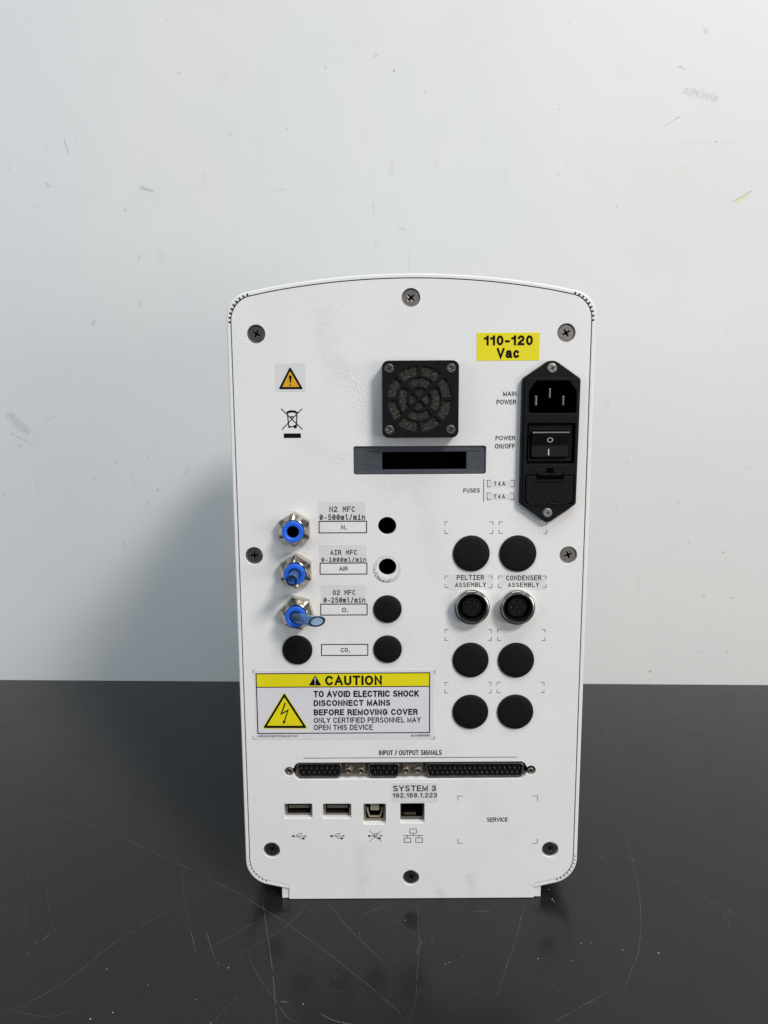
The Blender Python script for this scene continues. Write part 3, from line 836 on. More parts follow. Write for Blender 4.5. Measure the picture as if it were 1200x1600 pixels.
# ---- card slot bezel below the fan
b_ = MB()
co = box_px(597, 706.3, 729, 733.6)
b_.plate(rrect(*[cs[0] + .1, cs[1] + .1, cs[2] - .1, cs[3] - .1], 1.1), [rrect(*co, .15, 2)], 1.1, 2.4, 0.12)
tp = box_px(576, 699.2, 752, 704.6)
b_.plate(rect(*tp), [], 0.7, 1.1, 0.08)
bt = box_px(555, 735.5, 757, 740.2)
b_.plate(rect(*bt), [], 0.8, 1.1, 0.08)
for q in ((557, 707.5, 596, 733.2), (730.5, 707.5, 751.5, 733.2)):
    r_ = box_px(*q)
    for k in range(7):
        z = r_[1] + (r_[3] - r_[1]) * (k + .1) / 7
        b_.plate(rect(r_[0], z, r_[2], z + (r_[3] - r_[1]) / 7 * .72), [], 0.95, 1.1, 0.05)
card = part(b_, 'card_slot', M['slate'], 'slate grey bezel round a black rectangular opening')
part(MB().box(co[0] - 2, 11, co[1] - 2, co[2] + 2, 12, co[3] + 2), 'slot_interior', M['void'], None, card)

# ---- power inlet module
YI = -4.2
def q(px, py): return pc(px, py, YI)
inl = empty('tmp', '', '') ; bpy.data.objects.remove(inl)
x = lambda px, py=700: q(px, py)[0]
fl = [(*q(863.7, 559.5), 5.5), (*q(817.0, 591.5), 2.2), (*q(812.0, 787.0), 2.2), (*q(855.5, 818.5), 4.0), (*q(900.6, 788.0), 2.2), (*q(908.3, 591.5), 2.2)]
flange = rounded(fl, 8)
soc = [(*q(838.5, 594.6), .6), (*q(826.5, 611), .8), (*q(826.0, 645.5), 1.2), (*q(900.5, 645.5), 1.2), (*q(901.3, 611), .8), (*q(889.5, 594.6), .6)]
soc_l = rounded(soc, 4)
swl = rounded([(*q(824.3, 661), 1.0), (*q(822.3, 724.7), .4), (*q(897.5, 724.7), .4), (*q(899.5, 661), 1.0)], 4)
fdl = rounded([(*q(821.8, 743.5), .8), (*q(820.6, 787), 2.0), (*q(895.2, 787), 2.0), (*q(896.8, 743.5), .8)], 4)
fdo = rounded([(*q(821.0, 742.3), .8), (*q(819.6, 788.6), 2.2), (*q(896.2, 788.6), 2.2), (*q(897.8, 742.3), .8)], 4)
fdn = [q(838, 737.2), q(853, 737.2), q(853, 730.5), q(865.5, 730.5), q(865.5, 737.2), q(882, 737.2), q(882, 742.3), q(897.4, 742.3)]
mb = MB()
mb.plate(flange, [soc_l, swl, fdo], YI + 0.7, 0.02, 0.45)
hz = [circle(*q(863.2, 575.2), 2.6, 20)]
rim_out = rounded([(*q(820.5, 590.3), 1.3), (*q(816.2, 790.3), 2.0), (*q(899.3, 790.5), 2.0), (*q(905.2, 590.3), 1.3)], 5)
mb.plate(rim_out, [soc_l, swl, fdo], YI, YI + 0.75, 0.22)
pw = part(mb, 'power_inlet', M['black_plastic'], 'tall black power inlet with socket, rocker switch and fuse drawer')
# deep cavity of the inlet socket
def cavity(loop, y0, y1, mat, name, parent):
    m_ = MB(); nn = len(loop)
    m_.add([(p[0], y0, p[1]) for p in loop] + [(p[0], y1, p[1]) for p in loop], [(i, (i + 1) % nn, nn + (i + 1) % nn, nn + i) for i in range(nn)])
    m_.sheet(loop, y1)
    return part(m_, name, mat, None, parent)
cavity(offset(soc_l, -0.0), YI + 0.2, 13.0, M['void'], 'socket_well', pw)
for (a, b2, c, d) in ((834.5, 618.5, 840.5, 633.5), (856.5, 607, 862.0, 622), (877.5, 618.5, 883, 633.5)):
    bb = box_px(a + 1.3, b2, c - 1.3, d, YI + 3)
    pm = MB().plate(rect(bb[0], bb[1], bb[2], bb[3]), [], YI + 3.2, 12.9, 0.3)
    part(pm, 'contact_blade', M['tin'], None, pw)
# rocker switch
cavity(swl, YI + 0.2, 3.0, M['black_plastic'], 'switch_well', pw)
rk = MB()
r0, rz0, r1, rz1 = box_px(831.5, 677, 889.0, 714.6, YI)
zm = rz0 + (rz1 - rz0) * 0.48
prof = [(rz1, 2.9), (rz1 + .8, YI - 0.9 + .5), (rz1 + .2, YI - 0.9), (zm, YI + 1.1), (rz0 + .3, YI + 0.6), (rz0, YI + 1.1), (rz0, 2.9)]
nn = len(prof)
rk.add([(r0, y, z) for z, y in prof] + [(r1, y, z) for z, y in prof], [(i, (i + 1) % nn, nn + (i + 1) % nn, nn + i) for i in range(nn)] + [tuple(range(nn))[::-1], tuple(range(nn, 2 * nn))])
rocker = part(rk, 'rocker_switch', M['black_gloss'], 'black rocker switch marked with a circle and a line', pw, 20)
ft = MB()
sr0, srz0, sr1, srz1 = box_px(826.5, 664, 896.5, 721.5, YI)
ft.plate(rect(sr0, srz0, sr1, srz1), [rect(r0 - .5, rz0 - .6, r1 + .5, rz1 + 1.2)], YI + 2.2, 2.9, 0.3)
part(ft, 'switch_frame', M['black_plastic'], None, pw)
def rocker_y(z):
    (z0, y0), (z1, y1) = (rz1 + .2, YI - 0.9), (zm, YI + 1.1)
    if z > zm: return y0 + (z - z0) / (z1 - z0) * (y1 - y0)
    (z2, y2) = (rz0 + .3, YI + 0.6)
    return y1 + (z - z1) / (z2 - z1) * (y2 - y1)
ocx, ocz = pc(859.7, 687.4, YI)
rm = MB()
nseg = 24; ro, ri = 1.55, 1.12
vs = []
for rr in (ro, ri):
    for i in range(nseg):
        a = 2 * math.pi * i / nseg; z = ocz + rr * .82 * math.sin(a)
        vs.append((ocx + rr * math.cos(a), rocker_y(z) - 0.05, z))
rm.add(vs, [(i, (i + 1) % nseg, nseg + (i + 1) % nseg, nseg + i) for i in range(nseg)])
icx, icz = pc(857.7, 706.6, YI)
z0_, z1_ = icz - 1.65, icz + 1.65
rm.add([(icx - .27, rocker_y(z0_) - .05, z0_), (icx + .27, rocker_y(z0_) - .05, z0_), (icx + .27, rocker_y(z1_) - .05, z1_), (icx - .27, rocker_y(z1_) - .05, z1_)], [(0, 1, 2, 3)])
part(rm, 'switch_marks', M['white_ink'], None, pw)
# fuse drawer
fd = MB()
fd.plate(offset(fdl if False else fdl[::-1] if sum(fdl[i][0] * fdl[(i + 1) % len(fdl)][1] - fdl[(i + 1) % len(fdl)][0] * fdl[i][1] for i in range(len(fdl))) < 0 else fdl, 0.15), [], YI - 0.05, 2.0, 0.3)
n0 = box_px(839, 740.5, 881, 750.0, YI)
drawer = part(fd, 'fuse_drawer', M['black_plastic'], 'black fuse drawer with a finger notch', pw)
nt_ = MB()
nt_.plate(rect(*box_px(838, 739.0, 881.5, 749.5, YI)), [], YI - 0.09, YI - 0.02)  # flat black plates, the shade of the notch painted on
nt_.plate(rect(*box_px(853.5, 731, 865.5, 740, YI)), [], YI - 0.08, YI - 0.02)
part(nt_, 'notch_shade', M['void'], None, pw)
lg = MB(); lg.plate(rect(*box_px(836, 749.5, 881.5, 752.0, YI)), [], YI - 0.75, YI, 0.15)
lg.plate(rect(*box_px(841.5, 739.3, 878, 742.6, YI)), [], YI - 0.3, YI, 0.1)
part(lg, 'drawer_latch', M['black_plastic'], None, pw)
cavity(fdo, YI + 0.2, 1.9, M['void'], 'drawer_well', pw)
for (sx, sy, a) in ((863.2, 575.2, 25), (855.9, 801.7, 8)):
    put('mounting_screw', screw_mesh('mounting_screw', 2.65, YI + .45, math.radians(a), M['zinc'], 1.35, 0.25, 0.35), pc(sx, sy, YI), pw)

# ---- blanking caps
caps = [(464.4, 1016.5, 23.6), (605.5, 952.4, 22.3), (605.7, 1015.2, 22.4), (736.8, 865.4, 28.8), (809.7, 865.5, 29.1), (735.7, 1032.2, 28.3),
        (806.8, 1032.4, 28.4), (735.3, 1113.3, 28.1), (805.6, 1113.2, 28.3)]
for cx_, cy_, r in caps:
    R = P(cx_ + r, cy_, -1.5)[0] - P(cx_, cy_, -1.5)[0]
    m_ = MB().lathe([(R - .3, 0.0), (R, -.35), (R - .05, -.8), (R - .5, -1.25), (R - 1.4, -1.5), (R * .6, -1.75), (R * .3, -1.85), (0.01, -1.88)], 0, 0, 48)
    put('blanking_cap', m_.mesh('blanking_cap', M['cap']), pc(cx_, cy_, -1.5), None, 'round black blanking cap with grained surface' if r > 25 else 'small round black blanking cap')

# ---- round multi-pin connectors
for i, (cx_, cy_) in enumerate(((737.9, 950.2), (809.3, 950.6))):
    ccx, ccz = pc(cx_, cy_, -6.5)
    m_ = MB().lathe([(9.2, 0.0), (9.3, -4.6), (9.0, -5.4), (8.75, -5.5), (8.7, -4.9), (8.45, -4.9), (8.45, -6.3), (8.3, -6.6), (7.95, -6.6), (7.8, -6.3), (7.6, -5.2), (7.5, 1.5), (0.01, 1.5)], 0, 0, 56)
    m_.lathe([(9.2, -4.2), (9.62, -4.2), (9.62, -5.2), (9.0, -5.25)], 0, 0, 56)
    cn = put('round_connector', m_.mesh('round_connector', M['chrome']), (ccx, ccz), None, 'round metal multi-pin socket ' + ('below the peltier label' if i == 0 else 'below the condenser label'))
    ins = MB()
    hl = [circle(3.1 * math.cos(a), 3.1 * math.sin(a), 0.62, 10) for a in [math.radians(90 + 60 * k + 30) for k in range(6)]] + [circle(0, 0, 0.62, 10)]
    ins.plate(circle(0, 0, 5.3, 32), hl, -4.0, 1.4, 0.25, back=False)
    ins.lathe([(7.4, 1.3), (7.4, -1.0), (5.6, -1.2), (4.9, -1.2)], 0, 0, 36)
    ins.lathe([(7.45, 1.3), (7.45, -5.0), (7.0, -5.0), (6.9, 1.0)], 0, 0, 36)
    put('connector_insert', ins.mesh('connector_insert', M['black_plastic']), (0, 0), cn)
    pinm = MB().lathe([(0.38, 1.2), (0.38, -3.2), (0.2, -3.5), (0.01, -3.55)], 0, 0, 8).mesh('contact_pin', M['gold'])
    for k in range(6):
        a = math.radians(90 + 60 * k + 30)
        put('contact_pin', pinm, (3.1 * math.cos(a), 3.1 * math.sin(a)), cn)
    put('contact_pin', pinm, (0, 0), cn)

# ---- push-in gas fittings
fit = [(457.0, 832.0, 0, 'empty hexagonal gas fitting with open blue ring'), (459.7, 898.5, 0, 'hexagonal gas fitting holding a short dark tube stub'),
       (461.5, 965.0, 17, 'hexagonal gas fitting turned slightly, holding a bent clear tube')]
YC = -12.5
for i, (cx_, cy_, rot, lab) in enumerate(fit):
    c = pc(cx_, cy_, YC)
    m_ = MB().lathe([(8.15, 0.0), (8.15, -5.6), (7.95, -6.0), (6.15, -8.5), (6.0, -8.6), (5.7, -8.6), (5.7, -7.0)], 0, 0, 60,
                    [True, True, True, False, False, False, False], math.radians(30 + rot))
    # 60 segments: phase puts a corner at the top
    g_ = put('gas_fitting', m_.mesh('gas_fitting', M['nickel'], 25), c, None, lab)
    col_ = MB().lathe([(5.1, -7.0), (5.2, -9.4), (5.6, -9.8), (5.7, -12.0), (5.35, -12.5), (3.9, -12.5), (3.35, -12.2), (3.1, -11.4), (3.1, -5.0)], 0, 0, 48)
    put('release_ring', col_.mesh('release_ring', M['blue']), (0, 0), g_)
    dk = MB().lathe([(3.09, -10.4), (3.05, -5.0), (0.01, -5.0)], 0, 0, 32)
    for k in range(8):
        a = 2 * math.pi * k / 8
        dk.box(2.5 * math.cos(a) - .2, -8.2, 2.5 * math.sin(a) - .2, 2.5 * math.cos(a) + .2, -5.5, 2.5 * math.sin(a) + .2)
    put('tube_socket', dk.mesh('tube_socket', M['void']), (0, 0), g_)

# ---- the two cut tubes pushed into the fittings (things of their own)
def tube(name, label, rings, ro=3.0, ri=2.15, seg=28):
    """rings: (centre xyz, long half axis factor, lateral angle)"""
    base = rings[0][0]
    root = empty(name, label, 'tube', base, 'cut tubes in the gas fittings')
    vs = []
    for rad in (ro, ri):
        for c, f, la in rings:
            for i in range(seg):
                a = 2 * math.pi * i / seg
                u, w = rad * f * math.cos(a), rad * math.sin(a)
                vs.append((c[0] - base[0] + u * math.cos(la) - w * math.sin(la), c[1] - base[1], c[2] - base[2] + u * math.sin(la) + w * math.cos(la)))
    m_ = MB(); nr = len(rings)
    fs = []
    for s_ in (0, 1):
        o0 = s_ * nr * seg
        for k in range(nr - 1):
            for i in range(seg):
                j = (i + 1) % seg
                fs.append((o0 + k * seg + i, o0 + k * seg + j, o0 + (k + 1) * seg + j, o0 + (k + 1) * seg + i))
    o1 = nr * seg
    e0, e1 = (nr - 1) * seg, o1 + (nr - 1) * seg
    fs += [(i, (i + 1) % seg, o1 + (i + 1) % seg, o1 + i) for i in range(seg)]
    fs += [(e0 + i, e0 + (i + 1) % seg, e1 + (i + 1) % seg, e1 + i) for i in range(seg)]
    m_.add(vs, fs)
    me = m_.mesh('tube_wall', M['tube'], 60)
    link('tube_wall', me, root)
    # dark cut edge
    c, f, la = rings[-1]
    ed = MB(); vv = []
    for rad, yy in ((ro * 1.0, -0.03), (ri * .96, -0.03), (ri * .96, 0.5), (ro * 1.0 + .01, 0.35)):
        for i in range(seg):
            a = 2 * math.pi * i / seg
            u, w = rad * f * math.cos(a), rad * math.sin(a)
            vv.append((c[0] - base[0] + u * math.cos(la) - w * math.sin(la), c[1] - base[1] + yy, c[2] - base[2] + u * math.sin(la) + w * math.cos(la)))
    ed.add(vv, [(k * seg + i, k * seg + (i + 1) % seg, ((k + 1) % 4) * seg + (i + 1) % seg, ((k + 1) % 4) * seg + i) for k in range(4) for i in range(seg)])
    link('cut_edge', ed.mesh('cut_edge', M['tube_edge'], 60), root)
s2 = pc(459.7, 898.5, YC); e2 = pc(455.8, 907.3, -24)
tube('tube_stub', 'short dark blue tube stub pointing out of the middle gas fitting', 
     [((s2[0] + (e2[0] - s2[0]) * t, -6 - 18 * t, s2[1] + (e2[1] - s2[1]) * t), 1.0, 0) for t in (0, .25, .5, .75, 1)], 2.85, 2.0)
s3 = pc(461.5, 965.0, YC); e3 = pc(495.2, 971.3, -22)
rg = [((s3[0], -5.5, s3[1]), 1.0, 0)]
for k in range(9):
    t = k / 8
    f = 1.0 + 0.62 * min(1, t * 1.6)
    rg.append(((s3[0] + (e3[0] - s3[0]) * t ** 1.15, -12.0 - 10.0 * t, s3[1] + (e3[1] - s3[1]) * t ** 1.1), f, math.radians(13) * t))
tube('bent_tube', 'clear blue tube bent right with a slanted cut end, in the lowest gas fitting', rg, 2.75, 2.15)

# ---- signal ports in the long slot
YP = 2.0
bp = MB(); bp.plate(rect(sl[0] + 1, sl[1] - 1, sl[2] - 1, sl[3] + 1), [], YP + 1.2, YP + 2.0)
part(bp, 'port_backplate', M['tin'])
def dshape(x0, z0, x1, z1, r, sl_=0.9, n=5):
    return rounded([(x0 + sl_, z0, r), (x1 - sl_, z0, r), (x1, z1, r), (x0, z1, r)], n)
pin_me = MB().lathe([(0.42, 1.5), (0.42, -1.6), (0.25, -2.0), (0.01, -2.05)], 0, 0, 8).mesh('port_pin', M['pin'])
for (a, b2, c, d, top, lab) in ((465.5, 1195.3, 532.0, 1213.2, 8, 'black signal port with fifteen pins'), (576.5, 1195.2, 622.5, 1213.0, 5, 'small black signal port with nine pins'),
                           (667.0, 1194.7, 816.5, 1212.6, 19, 'long black signal port with thirty-seven pins')):
    x0, z0, x1, z1 = box_px(a, b2, c, d)
    o1 = dshape(x0 - .9, z0 - .8, x1 + .9, z1 + .8, 2.0); o2 = dshape(x0, z0, x1, z1, 1.6)
    m_ = MB(); m_.plate(o1, [o2], -0.3 + 0.6, YP + 1.3, 0.25)
    fl_ = rect(x0 - 5, sl[1] + .25, x1 + 5, sl[3] - .25)
    sp = part(m_, 'signal_port', M['tin'], lab)
    ib = MB(); ib.plate(offset(o2 if True else o2, 0.02), [], YP - .1, YP + 1.1)
    part(ib, 'port_insert', M['black_plastic'], None, sp)
    pitch = (x1 - x0 - 3.4) / (top - 1 + .0)
    for row, nrow in ((0, top), (1, top - 1)):
        for k in range(nrow):
            xx = (x0 + x1) / 2 + (k - (nrow - 1) / 2) * pitch
            zz = (z0 + z1) / 2 + (1.25 if row == 0 else -1.35)
            put('port_pin', pin_me, (xx, zz), sp, y=YP)
js = MB().lathe([(1.15, 1.5), (1.15, -.6), (0.9, -.9), (0.9, -.4), (0.01, -.2)], 0, 0, 16)
def nut_me():
    m_ = MB()
    m_.lathe([(2.0, 3.0), (2.0, 0.0), (1.75, -0.35), (1.2, -0.4), (0.95, -0.1), (0.9, 1.6)], 0, 0, 24, [True, True, False, False, False, False], 0.3)
    m_.cur = 1; m_.lathe([(0.92, 0.3), (0.01, 0.3)], 0, 0, 12)
    return m_.mesh('jack_screw', [M['port_tin'], M['screw_dark']], 30)
nm = nut_me()
for (a, b2) in ((452, 1205), (544.7, 1205.2), (564.2, 1205), (634.2, 1204.6), (652.8, 1204.5), (829.6, 1204.8)):
    put('jack_screw', nm, pc(a, b2, 1), y=1.0)
# raised metal lugs between the ports
lm = MB()
for a, b2 in ((536, 572), (627, 661)):
    r_ = box_px(a, 1194, b2, 1214)
    lm.plate(rrect(*r_, .5), [], YP + .8, YP + 1.25, 0.15)
    for k in (0.12, .88):
        xx = r_[0] + (r_[2] - r_[0]) * k
        lm.plate(rrect(xx - .5, r_[3] - 2.6, xx + .5, r_[3] - .2, .2), [], YP - .6, YP + .9, 0.15)
part(lm, 'port_bracket', M['port_tin'])

# ---- USB and network ports
for k in ('usb_a', 'usb_b'):
    x0, z0, x1, z1 = box_px(*ports[k])
    o1 = rect(x0 - 1, z0 - 1, x1 + 1, z1 + 1); o2 = rrect(x0 + 1.3, z0 + 1.5 - .4, x1 - 1.3, z1 - 1.6, .4, 3)
    m_ = MB(); m_.plate(o1, [o2], TH + .15, TH + .9, 0.2)
    nn = len(o2); m_.add([(p[0], TH + .9, p[1]) for p in o2] + [(p[0], TH + 9, p[1]) for p in o2], [(i, (i + 1) % nn, nn + (i + 1) % nn, nn + i) for i in range(nn)])
    u = part(m_, 'usb_port', M['port_tin'], 'flat USB port in a white recess')
    zc_ = (z0 + z1) / 2 + .2
    part(MB().plate(rect(x0 + 2.2, zc_ - 1.0, x1 - 2.2, zc_ + .9), [], TH + 1.0, TH + 8, 0.1), 'port_tongue', M['port_tin'], None, u)
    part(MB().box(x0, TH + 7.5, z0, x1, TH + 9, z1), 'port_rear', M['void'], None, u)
x0, z0, x1, z1 = box_px(*ports['usb_c'])
m_ = MB(); o2 = rounded([(x0 + 1.3, z0 + 1.4, .3), (x1 - 1.3, z0 + 1.4, .3), (x1 - 1.3, z1 - 3, .6), (x1 - 3.0, z1 - 1.0, .6), (x0 + 3.0, z1 - 1.0, .6), (x0 + 1.3, z1 - 3, .6)], 3)
m_.plate(rect(x0 - 1, z0 - 1, x1 + 1, z1 + 1), [o2], TH + .15, TH + .9, 0.25)
nn = len(o2); m_.add([(p[0], TH + .9, p[1]) for p in o2] + [(p[0], TH + 8, p[1]) for p in o2], [(i, (i + 1) % nn, nn + (i + 1) % nn, nn + i) for i in range(nn)])
u = part(m_, 'usb_square_port', M['port_tin'], 'square USB port with pale tongue in a white recess')
xm = (x0 + x1) / 2
part(MB().plate(rrect(xm - 2.5, z1 - 6.0, xm + 2.5, z1 - .9, .3), [], TH - .6, TH + 7.8, 0.3), 'port_tongue', M['beige'], None, u)
ur = MB(); ur.plate([(xm - 4.6, z1 - 4.6), (xm - 4.6, z1 - 6.8), (xm - 3.2, z0 + 1.75), (xm + 3.2, z0 + 1.75), (xm + 4.6, z1 - 6.8), (xm + 4.6, z1 - 4.6), (xm + 3.7, z1 - 4.6), (xm + 3.7, z1 - 6.7), (xm + 2.7, z0 + 2.6), (xm - 2.7, z0 + 2.6), (xm - 3.7, z1 - 6.7), (xm - 3.7, z1 - 4.6)], [], TH + .6, TH + 1.2, 0.1)
part(ur, 'port_liner', M['beige'], None, u)
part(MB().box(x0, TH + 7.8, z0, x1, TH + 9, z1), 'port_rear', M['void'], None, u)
x0, z0, x1, z1 = box_px(*ports['net'])
m_ = MB(); o2 = rect(x0 + .6, z0 + 1.8, x1 - .9, z1 - .3)
m_.plate(rect(x0 - 1, z0 - 1, x1 + 1, z1 + 1), [o2], TH + .15, TH + .8, 0.15)
u = part(m_, 'network_port', M['screw_dark'], 'black network socket with fine gold contacts')
nb = MB().box(x0, TH + 9.0, z0, x1, TH + 10, z1)
nn = 4; nb.add([(p[0], TH + .8, p[1]) for p in o2] + [(p[0], TH + 9.5, p[1]) for p in o2], [(i, (i + 1) % nn, nn + (i + 1) % nn, nn + i) for i in range(nn)])
part(nb, 'port_well', M['black_gloss'], None, u)
gm = MB().box(-.16, 0, 0, .16, 4.5, .5).box(-.16, 0, 0, .16, .4, 1.5).mesh('gold_contact', M['gold'])
for k in range(8):
    put('gold_contact', gm, ((x0 + 2.4 + k * 0.92), z0 + 2.2), u, y=TH + 1.2)

# ---- silk-screen print on the panel
def T(body, bx, **k): return text(body, bx, panel, **k)
cond = dict(wt=0.17)
T('MAIN', (786, 611.6, 807, 618.8), **cond); T('POWER', (775.8, 624.5, 806.4, 631.9), **cond)
T('POWER', (774.3, 681, 805.2, 687.8), **cond); T('ON/OFF', (773.2, 693.2, 804.7, 700.8), **cond)
T('FUSES', (724, 763, 749.8, 769.6), **cond)
T('INPUT / OUTPUT SIGNALS', (592.3, 1172, 690.3, 1179.8), **cond)
T('SERVICE', (761, 1277.2, 793.5, 1283.9), **cond)
T('N', (533.2, 820.4, 538.6, 827.2), **cond); T('2', (539.8, 825.0, 541.8, 828.8))
T('AIR', (530, 885.2, 543.4, 891.9), **cond)
T('O', (534.4, 949.4, 540.8, 956.4), **cond); T('2', (541.8, 954.2, 543.8, 957.8))
T('CO', (532.4, 1012.1, 543.8, 1018.9), **cond); T('2', (544.9, 1016.6, 546.9, 1020.2))
pr = MB()
def line_px(pts, w, closed=False, mbx=None, y=-0.06):
    (mbx or pr).stroke([P(*p) for p in pts], w, y, closed)
def frame_px(a, b, c, d, w, mbx=None): line_px([(a, b), (c, b - .3), (c, d - .3), (a, d)], w, True, mbx)
for b in ((498.6, 814.6, 572.8, 832.6), (500.2, 879.9, 573.3, 897.2), (501.2, 944, 573.6, 961), (502.4, 1007, 574.7, 1024.2)):
    pr = MB(); frame_px(*b, 0.52, pr); part(pr, 'printed_frame', M['ink'], None, panel)
for l_ in ([(755.9, 748.5), (755.6, 783.5)], [(474.3, 1184.6), (807.8, 1182.8)]):
    ln = MB(); line_px(l_, 0.34, mbx=ln); part(ln, 'printed_rule', M['ink'], None, panel)
def corners(a, b, c, d, L=5, w=0.30):
    for (xx, yy, sx, sy) in ((a, b, 1, 1), (c, b, -1, 1), (a, d, 1, -1), (c, d, -1, -1)):
        m_ = MB(); strip(m_, [P(xx + sx * L, yy), P(xx, yy), P(xx, yy + sy * L)], w, -0.06)
        part(m_, 'corner_mark', M['ink_faint'], None, panel)
for b in ((695.3, 815.3, 770, 833.6), (780, 815.3, 854.4, 833.2), (695.3, 900, 769, 918), (778.6, 900, 853.4, 918), (695.2, 983.3, 767.7, 1000.7),
          (777.6, 983.2, 851.6, 1000.6), (695.2, 1066, 767.3, 1082.6), (776.8, 1065.8, 850, 1082.4)):
    corners(*b)
corners(715.4, 1243.6, 839.6, 1317.6, 7)
corners(395.3, 1047.6, 679.2, 1154.6, 5)
for b in ((761.4, 750.3, 803.4, 760.6), (761.2, 770.2, 802.8, 780.8)):
    for (xx, sx) in ((b[0], 1), (b[2], -1)):
        m_ = MB(); strip(m_, [P(xx + sx * 5.5, b[1]), P(xx, b[1]), P(xx, b[3]), P(xx + sx * 5.5, b[3])], 0.30, -0.06)
        part(m_, 'fuse_bracket', M['ink'], None, panel)
# crossed-out bin
wb = MB()
Lw = 0.42
line_px([(439.2, 638.6), (472.8, 671.2)], .50, mbx=wb); line_px([(471.8, 638.8), (440.4, 671.4)], .50, mbx=wb, y=-0.062)
line_px([(449.3, 647), (451.2, 666.5), (463, 666.8), (464.0, 648)], .60, mbx=wb, y=-0.064)
line_px([(448.0, 645.3), (451.5, 643.4), (456, 642.7), (460.5, 643.3), (464.6, 645.2)], 1.15, mbx=wb, y=-0.072)
line_px([(453.6, 651.2), (458.6, 651.2)], .75, mbx=wb, y=-0.08)
wb.disc(*P(461.4, 666.5), .95, -0.083, 16); wb.disc(*P(452.2, 667.6), .5, -0.083, 12)
wb.sheet(rect(*box_px(443.4, 677.2, 470.2, 684.3)), -0.06)
part(wb, 'crossed_bin_symbol', M['ink'], None, panel)
# USB and network symbols
def usb_symbol(x, y, mbx):
    L = lambda pts, w=.30, yy=-0.06: mbx.stroke([P(x + a, y + b) for a, b in pts], w, yy)
    mbx.disc(*P(x + 2.2, y + 5.2), .68, -0.068, 14)
    L([(2, 5.2), (20.5, 5.0)])
    L([(6.5, 5.1), (9, 2.6), (11, 1.5), (14.5, 1.3)], .26, -0.064); mbx.disc(*P(x + 14.8, y + 1.4), .36, -0.072, 10)
    L([(9, 5.1), (12, 8.0), (14, 8.9), (17, 8.9)], .26, -0.066); mbx.add([(p[0], -0.072, p[1]) for p in rect(*box_px(x + 16.6, y + 7.3, x + 20, y + 10.2))], [(0, 1, 2, 3)])
    a, b, c = P(x + 20.2, y + 3.6), P(x + 23.8, y + 5.0), P(x + 20.2, y + 6.3)
    mbx.add([(a[0], -0.07, a[1]), (b[0], -0.07, b[1]), (c[0], -0.07, c[1])], [(0, 1, 2)])
for (x_, y_, crossed) in ((456, 1301.2, 0), (515.8, 1301.1, 0), (574.8, 1300.9, 1)):
    us = MB(); usb_symbol(x_, y_, us)
    if crossed:
        us.stroke([P(577.3, 1297.6), P(596, 1314.8)], .24, -0.076); us.stroke([P(595.8, 1297.6), P(577.2, 1315)], .24, -0.08)
    part(us, 'usb_symbol', M['ink'], 'USB symbol crossed out' if crossed else None, panel)
ns = MB()
for b in ((640.4, 1295.2, 650.5, 1301.8), (631.6, 1309.3, 641.8, 1316.2), (649.6, 1309.2, 659.8, 1316.1)):
    z = box_px(*b); ns.stroke(rect(*z), .34, -0.06, True)
for pts in ([(630, 1305.6), (661, 1305.3)], [(645.5, 1302), (645.5, 1305.5)], [(636.5, 1305.6), (636.5, 1309.2)], [(654.5, 1305.5), (654.5, 1309)]):
    line_px(pts, .34, mbx=ns, y=-0.066)
part(ns, 'network_symbol', M['ink'], None, panel)

# ---- stickers
def sticker(name, px, mat, label, y=-0.12, r=0.5, rot=0.0):
    x0, z0, x1, z1 = box_px(*px)
    m_ = MB(); m_.plate(rrect(x0, z0, x1, z1, r, 3), [], y, 0.005)
    return part(m_, name, M[mat], label)
def in_sticker(st, mbx, name, mat): return part(mbx, name, M[mat], None, st)
vs_ = sticker('voltage_label', (744.8, 519.7, 843, 563.4), 'yellow', 'yellow label reading 110-120 Vac', r=.15)
text('110-120', (756, 524.0, 832.6, 539.7), vs_, y=-0.17, wt=0.235); text('Vac', (776, 543.8, 810.8, 559.6), vs_, y=-0.17, wt=0.235)
for (bx, lines, lab) in (
    ((496.8, 783.6, 571.0, 813.4), (('N2 MFC', (514.6, 791.2, 554.6, 799.9)), ('0-500ml/min', (499.3, 803.6, 570.5, 812.6))), 'satin label reading N2 MFC 0-500ml/min'),
    ((498.6, 851.5, 572.5, 878.8), (('AIR MFC', (516, 859.2, 557.8, 867)), ('0-1000ml/min', (502, 870.8, 572.2, 878.0))), 'satin label reading AIR MFC 0-1000ml/min'),
    ((501.2, 913.5, 572.0, 942.8), (('O2 MFC', (520.0, 921.8, 555.2, 929.6)), ('0-250ml/min', (505.6, 933.4, 570.7, 941.6))), 'satin label reading O2 MFC 0-250ml/min'),
    ((698.5, 896.4, 770, 921.4), (('PELTIER', (713.7, 898.5, 756.2, 906.2)), ('ASSEMBLY', (710.9, 910, 759.4, 917.4))), 'satin label reading PELTIER ASSEMBLY'),
    ((780.5, 896.6, 852.6, 921.4), (('CONDENSER', (790.7, 899, 845.7, 906.8)), ('ASSEMBLY', (793.7, 910.1, 842.2, 917.4))), 'satin label reading CONDENSER ASSEMBLY')):
    st = sticker('tape_label', bx, 'label_clear' if bx[0] < 600 else 'label_satin', lab, r=.3, y=-0.05)
    for t, b in lines: text(t, b, st, y=-0.09, mat='ink_ribbon', wt=0.165, mono=True)
for bx, tx in (((764, 750.9, 801.5, 760.2), (771.8, 752.4, 789.2, 758.9)), ((764, 770.9, 801, 780.2), (771.7, 772.4, 789.0, 778.9))):
    st = sticker('fuse_label', bx, 'label_satin', 'tiny label reading T4A', r=.2, y=-0.05)
    text('T 4 A', tx, st, y=-0.09, wt=0.17)
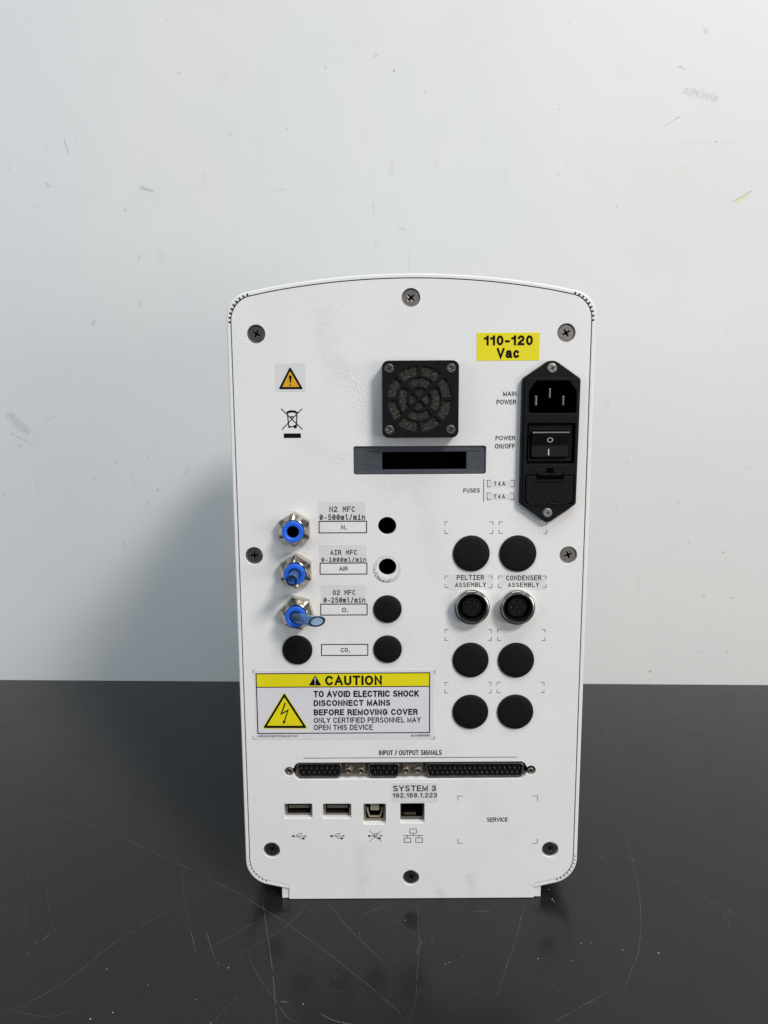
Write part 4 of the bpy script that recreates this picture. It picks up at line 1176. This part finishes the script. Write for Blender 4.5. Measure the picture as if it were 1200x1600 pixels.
st = sticker('system_label', (612.3, 1222.8, 683.4, 1254.0), 'label_satin', 'satin label reading SYSTEM 3 192.168.1.223', r=.9, y=-0.09)
text('SYSTEM 3', (614.4, 1227.0, 681.2, 1236.2), st, y=-0.13, mat='ink_ribbon', wt=0.18)
text('192.168.1.223', (613.4, 1238.8, 682.8, 1246.0), st, y=-0.13, mat='ink_ribbon', wt=0.18)
# warning triangle on clear film
st = sticker('warning_label', (429.6, 567.4, 477.2, 612.0), 'label_clear', 'clear square label with amber warning triangle', r=.3, y=-0.05)
def tri_px(ax, ay, lx, ly, rx_, ry_, mbx, y, r=0.6):
    mbx.sheet(rounded([(*P(ax, ay), r), (*P(rx_, ry_), r), (*P(lx, ly), r)][::-1], 4), y)
t_ = MB(); tri_px(453.2, 572.6, 435.2, 608.2, 473.8, 608.2, t_, -0.08, .5); in_sticker(st, t_, 'triangle_border', 'ink')
t_ = MB(); tri_px(453.2, 579.8, 441.0, 604.6, 467.8, 604.6, t_, -0.11, .1); in_sticker(st, t_, 'triangle_field', 'amber')
t_ = MB()
t_.sheet([P(451.3, 587.8), P(452.1, 586.6), P(455.1, 586.6), P(455.9, 587.8), P(454.4, 598.2), P(452.8, 598.2)], -0.14); t_.disc(*P(453.6, 601.8), .42, -0.14, 12)
in_sticker(st, t_, 'exclamation_mark', 'ink')
# caution label
ca = sticker('caution_label', (399.0, 1046.6, 677.8, 1154.6), 'label_white', 'large white and yellow CAUTION electric shock label', r=.2, y=-0.14)
t_ = MB(); t_.sheet(rect(*box_px(401.3, 1051.6, 671.3, 1072.8)), -0.17); in_sticker(ca, t_, 'yellow_band', 'yellow')
t_ = MB(); bx4 = box_px(401.6, 1051.8, 671.2, 1145.1); t_.stroke(rect(*bx4), .55, -0.20, True)
zb = P(536, 1072.9)[1]; t_.stroke([(bx4[0], zb), (bx4[2], zb)], .5, -0.21); in_sticker(ca, t_, 'label_border', 'ink')
t_ = MB(); tri_px(444.2, 1080.6, 409.2, 1138.6, 481.6, 1138.6, t_, -0.17, .8); in_sticker(ca, t_, 'triangle_halo', 'yellow')
t_ = MB(); tri_px(444.3, 1082.8, 411.2, 1137.4, 479.7, 1137.4, t_, -0.19, .5); in_sticker(ca, t_, 'triangle_border', 'ink')
t_ = MB(); tri_px(444.3, 1089.2, 417.4, 1133.6, 473.2, 1133.6, t_, -0.21, .1); in_sticker(ca, t_, 'triangle_field', 'yellow')
t_ = MB()
bolt = [(444.6, 1097.6), (446.8, 1098.2), (441.4, 1113.2), (451.6, 1107.4), (445.2, 1127.2), (447.4, 1127.4), (442.6, 1131.4), (441.8, 1125.0), (443.6, 1126.2), (448.6, 1111.4), (437.8, 1117.2)]
t_.sheet([P(*p) for p in bolt][::-1], -0.235); in_sticker(ca, t_, 'lightning_bolt', 'ink')
t_ = MB(); tri_px(492.4, 1054.8, 482.6, 1070.8, 502.2, 1070.8, t_, -0.20, .3); in_sticker(ca, t_, 'alert_triangle', 'ink')
t_ = MB(); t_.sheet([P(491.3, 1058.6), P(493.5, 1058.6), P(492.9, 1066.0), P(491.9, 1066.0)], -0.22); t_.disc(*P(492.4, 1068.2), .34, -0.22, 10); in_sticker(ca, t_, 'alert_mark', 'label_white')
def TC(b, bx, wt=.12): text(b, bx, ca, y=-0.20, wt=wt)
TC('CAUTION', (508, 1055.4, 596.8, 1070.4), .215)
TC('TO AVOID ELECTRIC SHOCK', (490, 1078.8, 654.6, 1088.8), .215)
TC('DISCONNECT MAINS', (490.2, 1093.4, 610, 1102.8), .215)
TC('BEFORE REMOVING COVER', (490.3, 1107.7, 652.7, 1117.2), .215)
TC('ONLY CERTIFIED PERSONNEL MAY', (490.2, 1120.6, 657.6, 1129.0), .16)
TC('OPEN THIS DEVICE', (490.3, 1132.0, 582.6, 1140.4), .16)
TC('APPLIKON BIOTECHNOLOGY B.V.', (403.3, 1148.4, 466, 1151.6), .15)
TC('No.V1MB100081', (642, 1147.2, 671.3, 1150.6), .15)
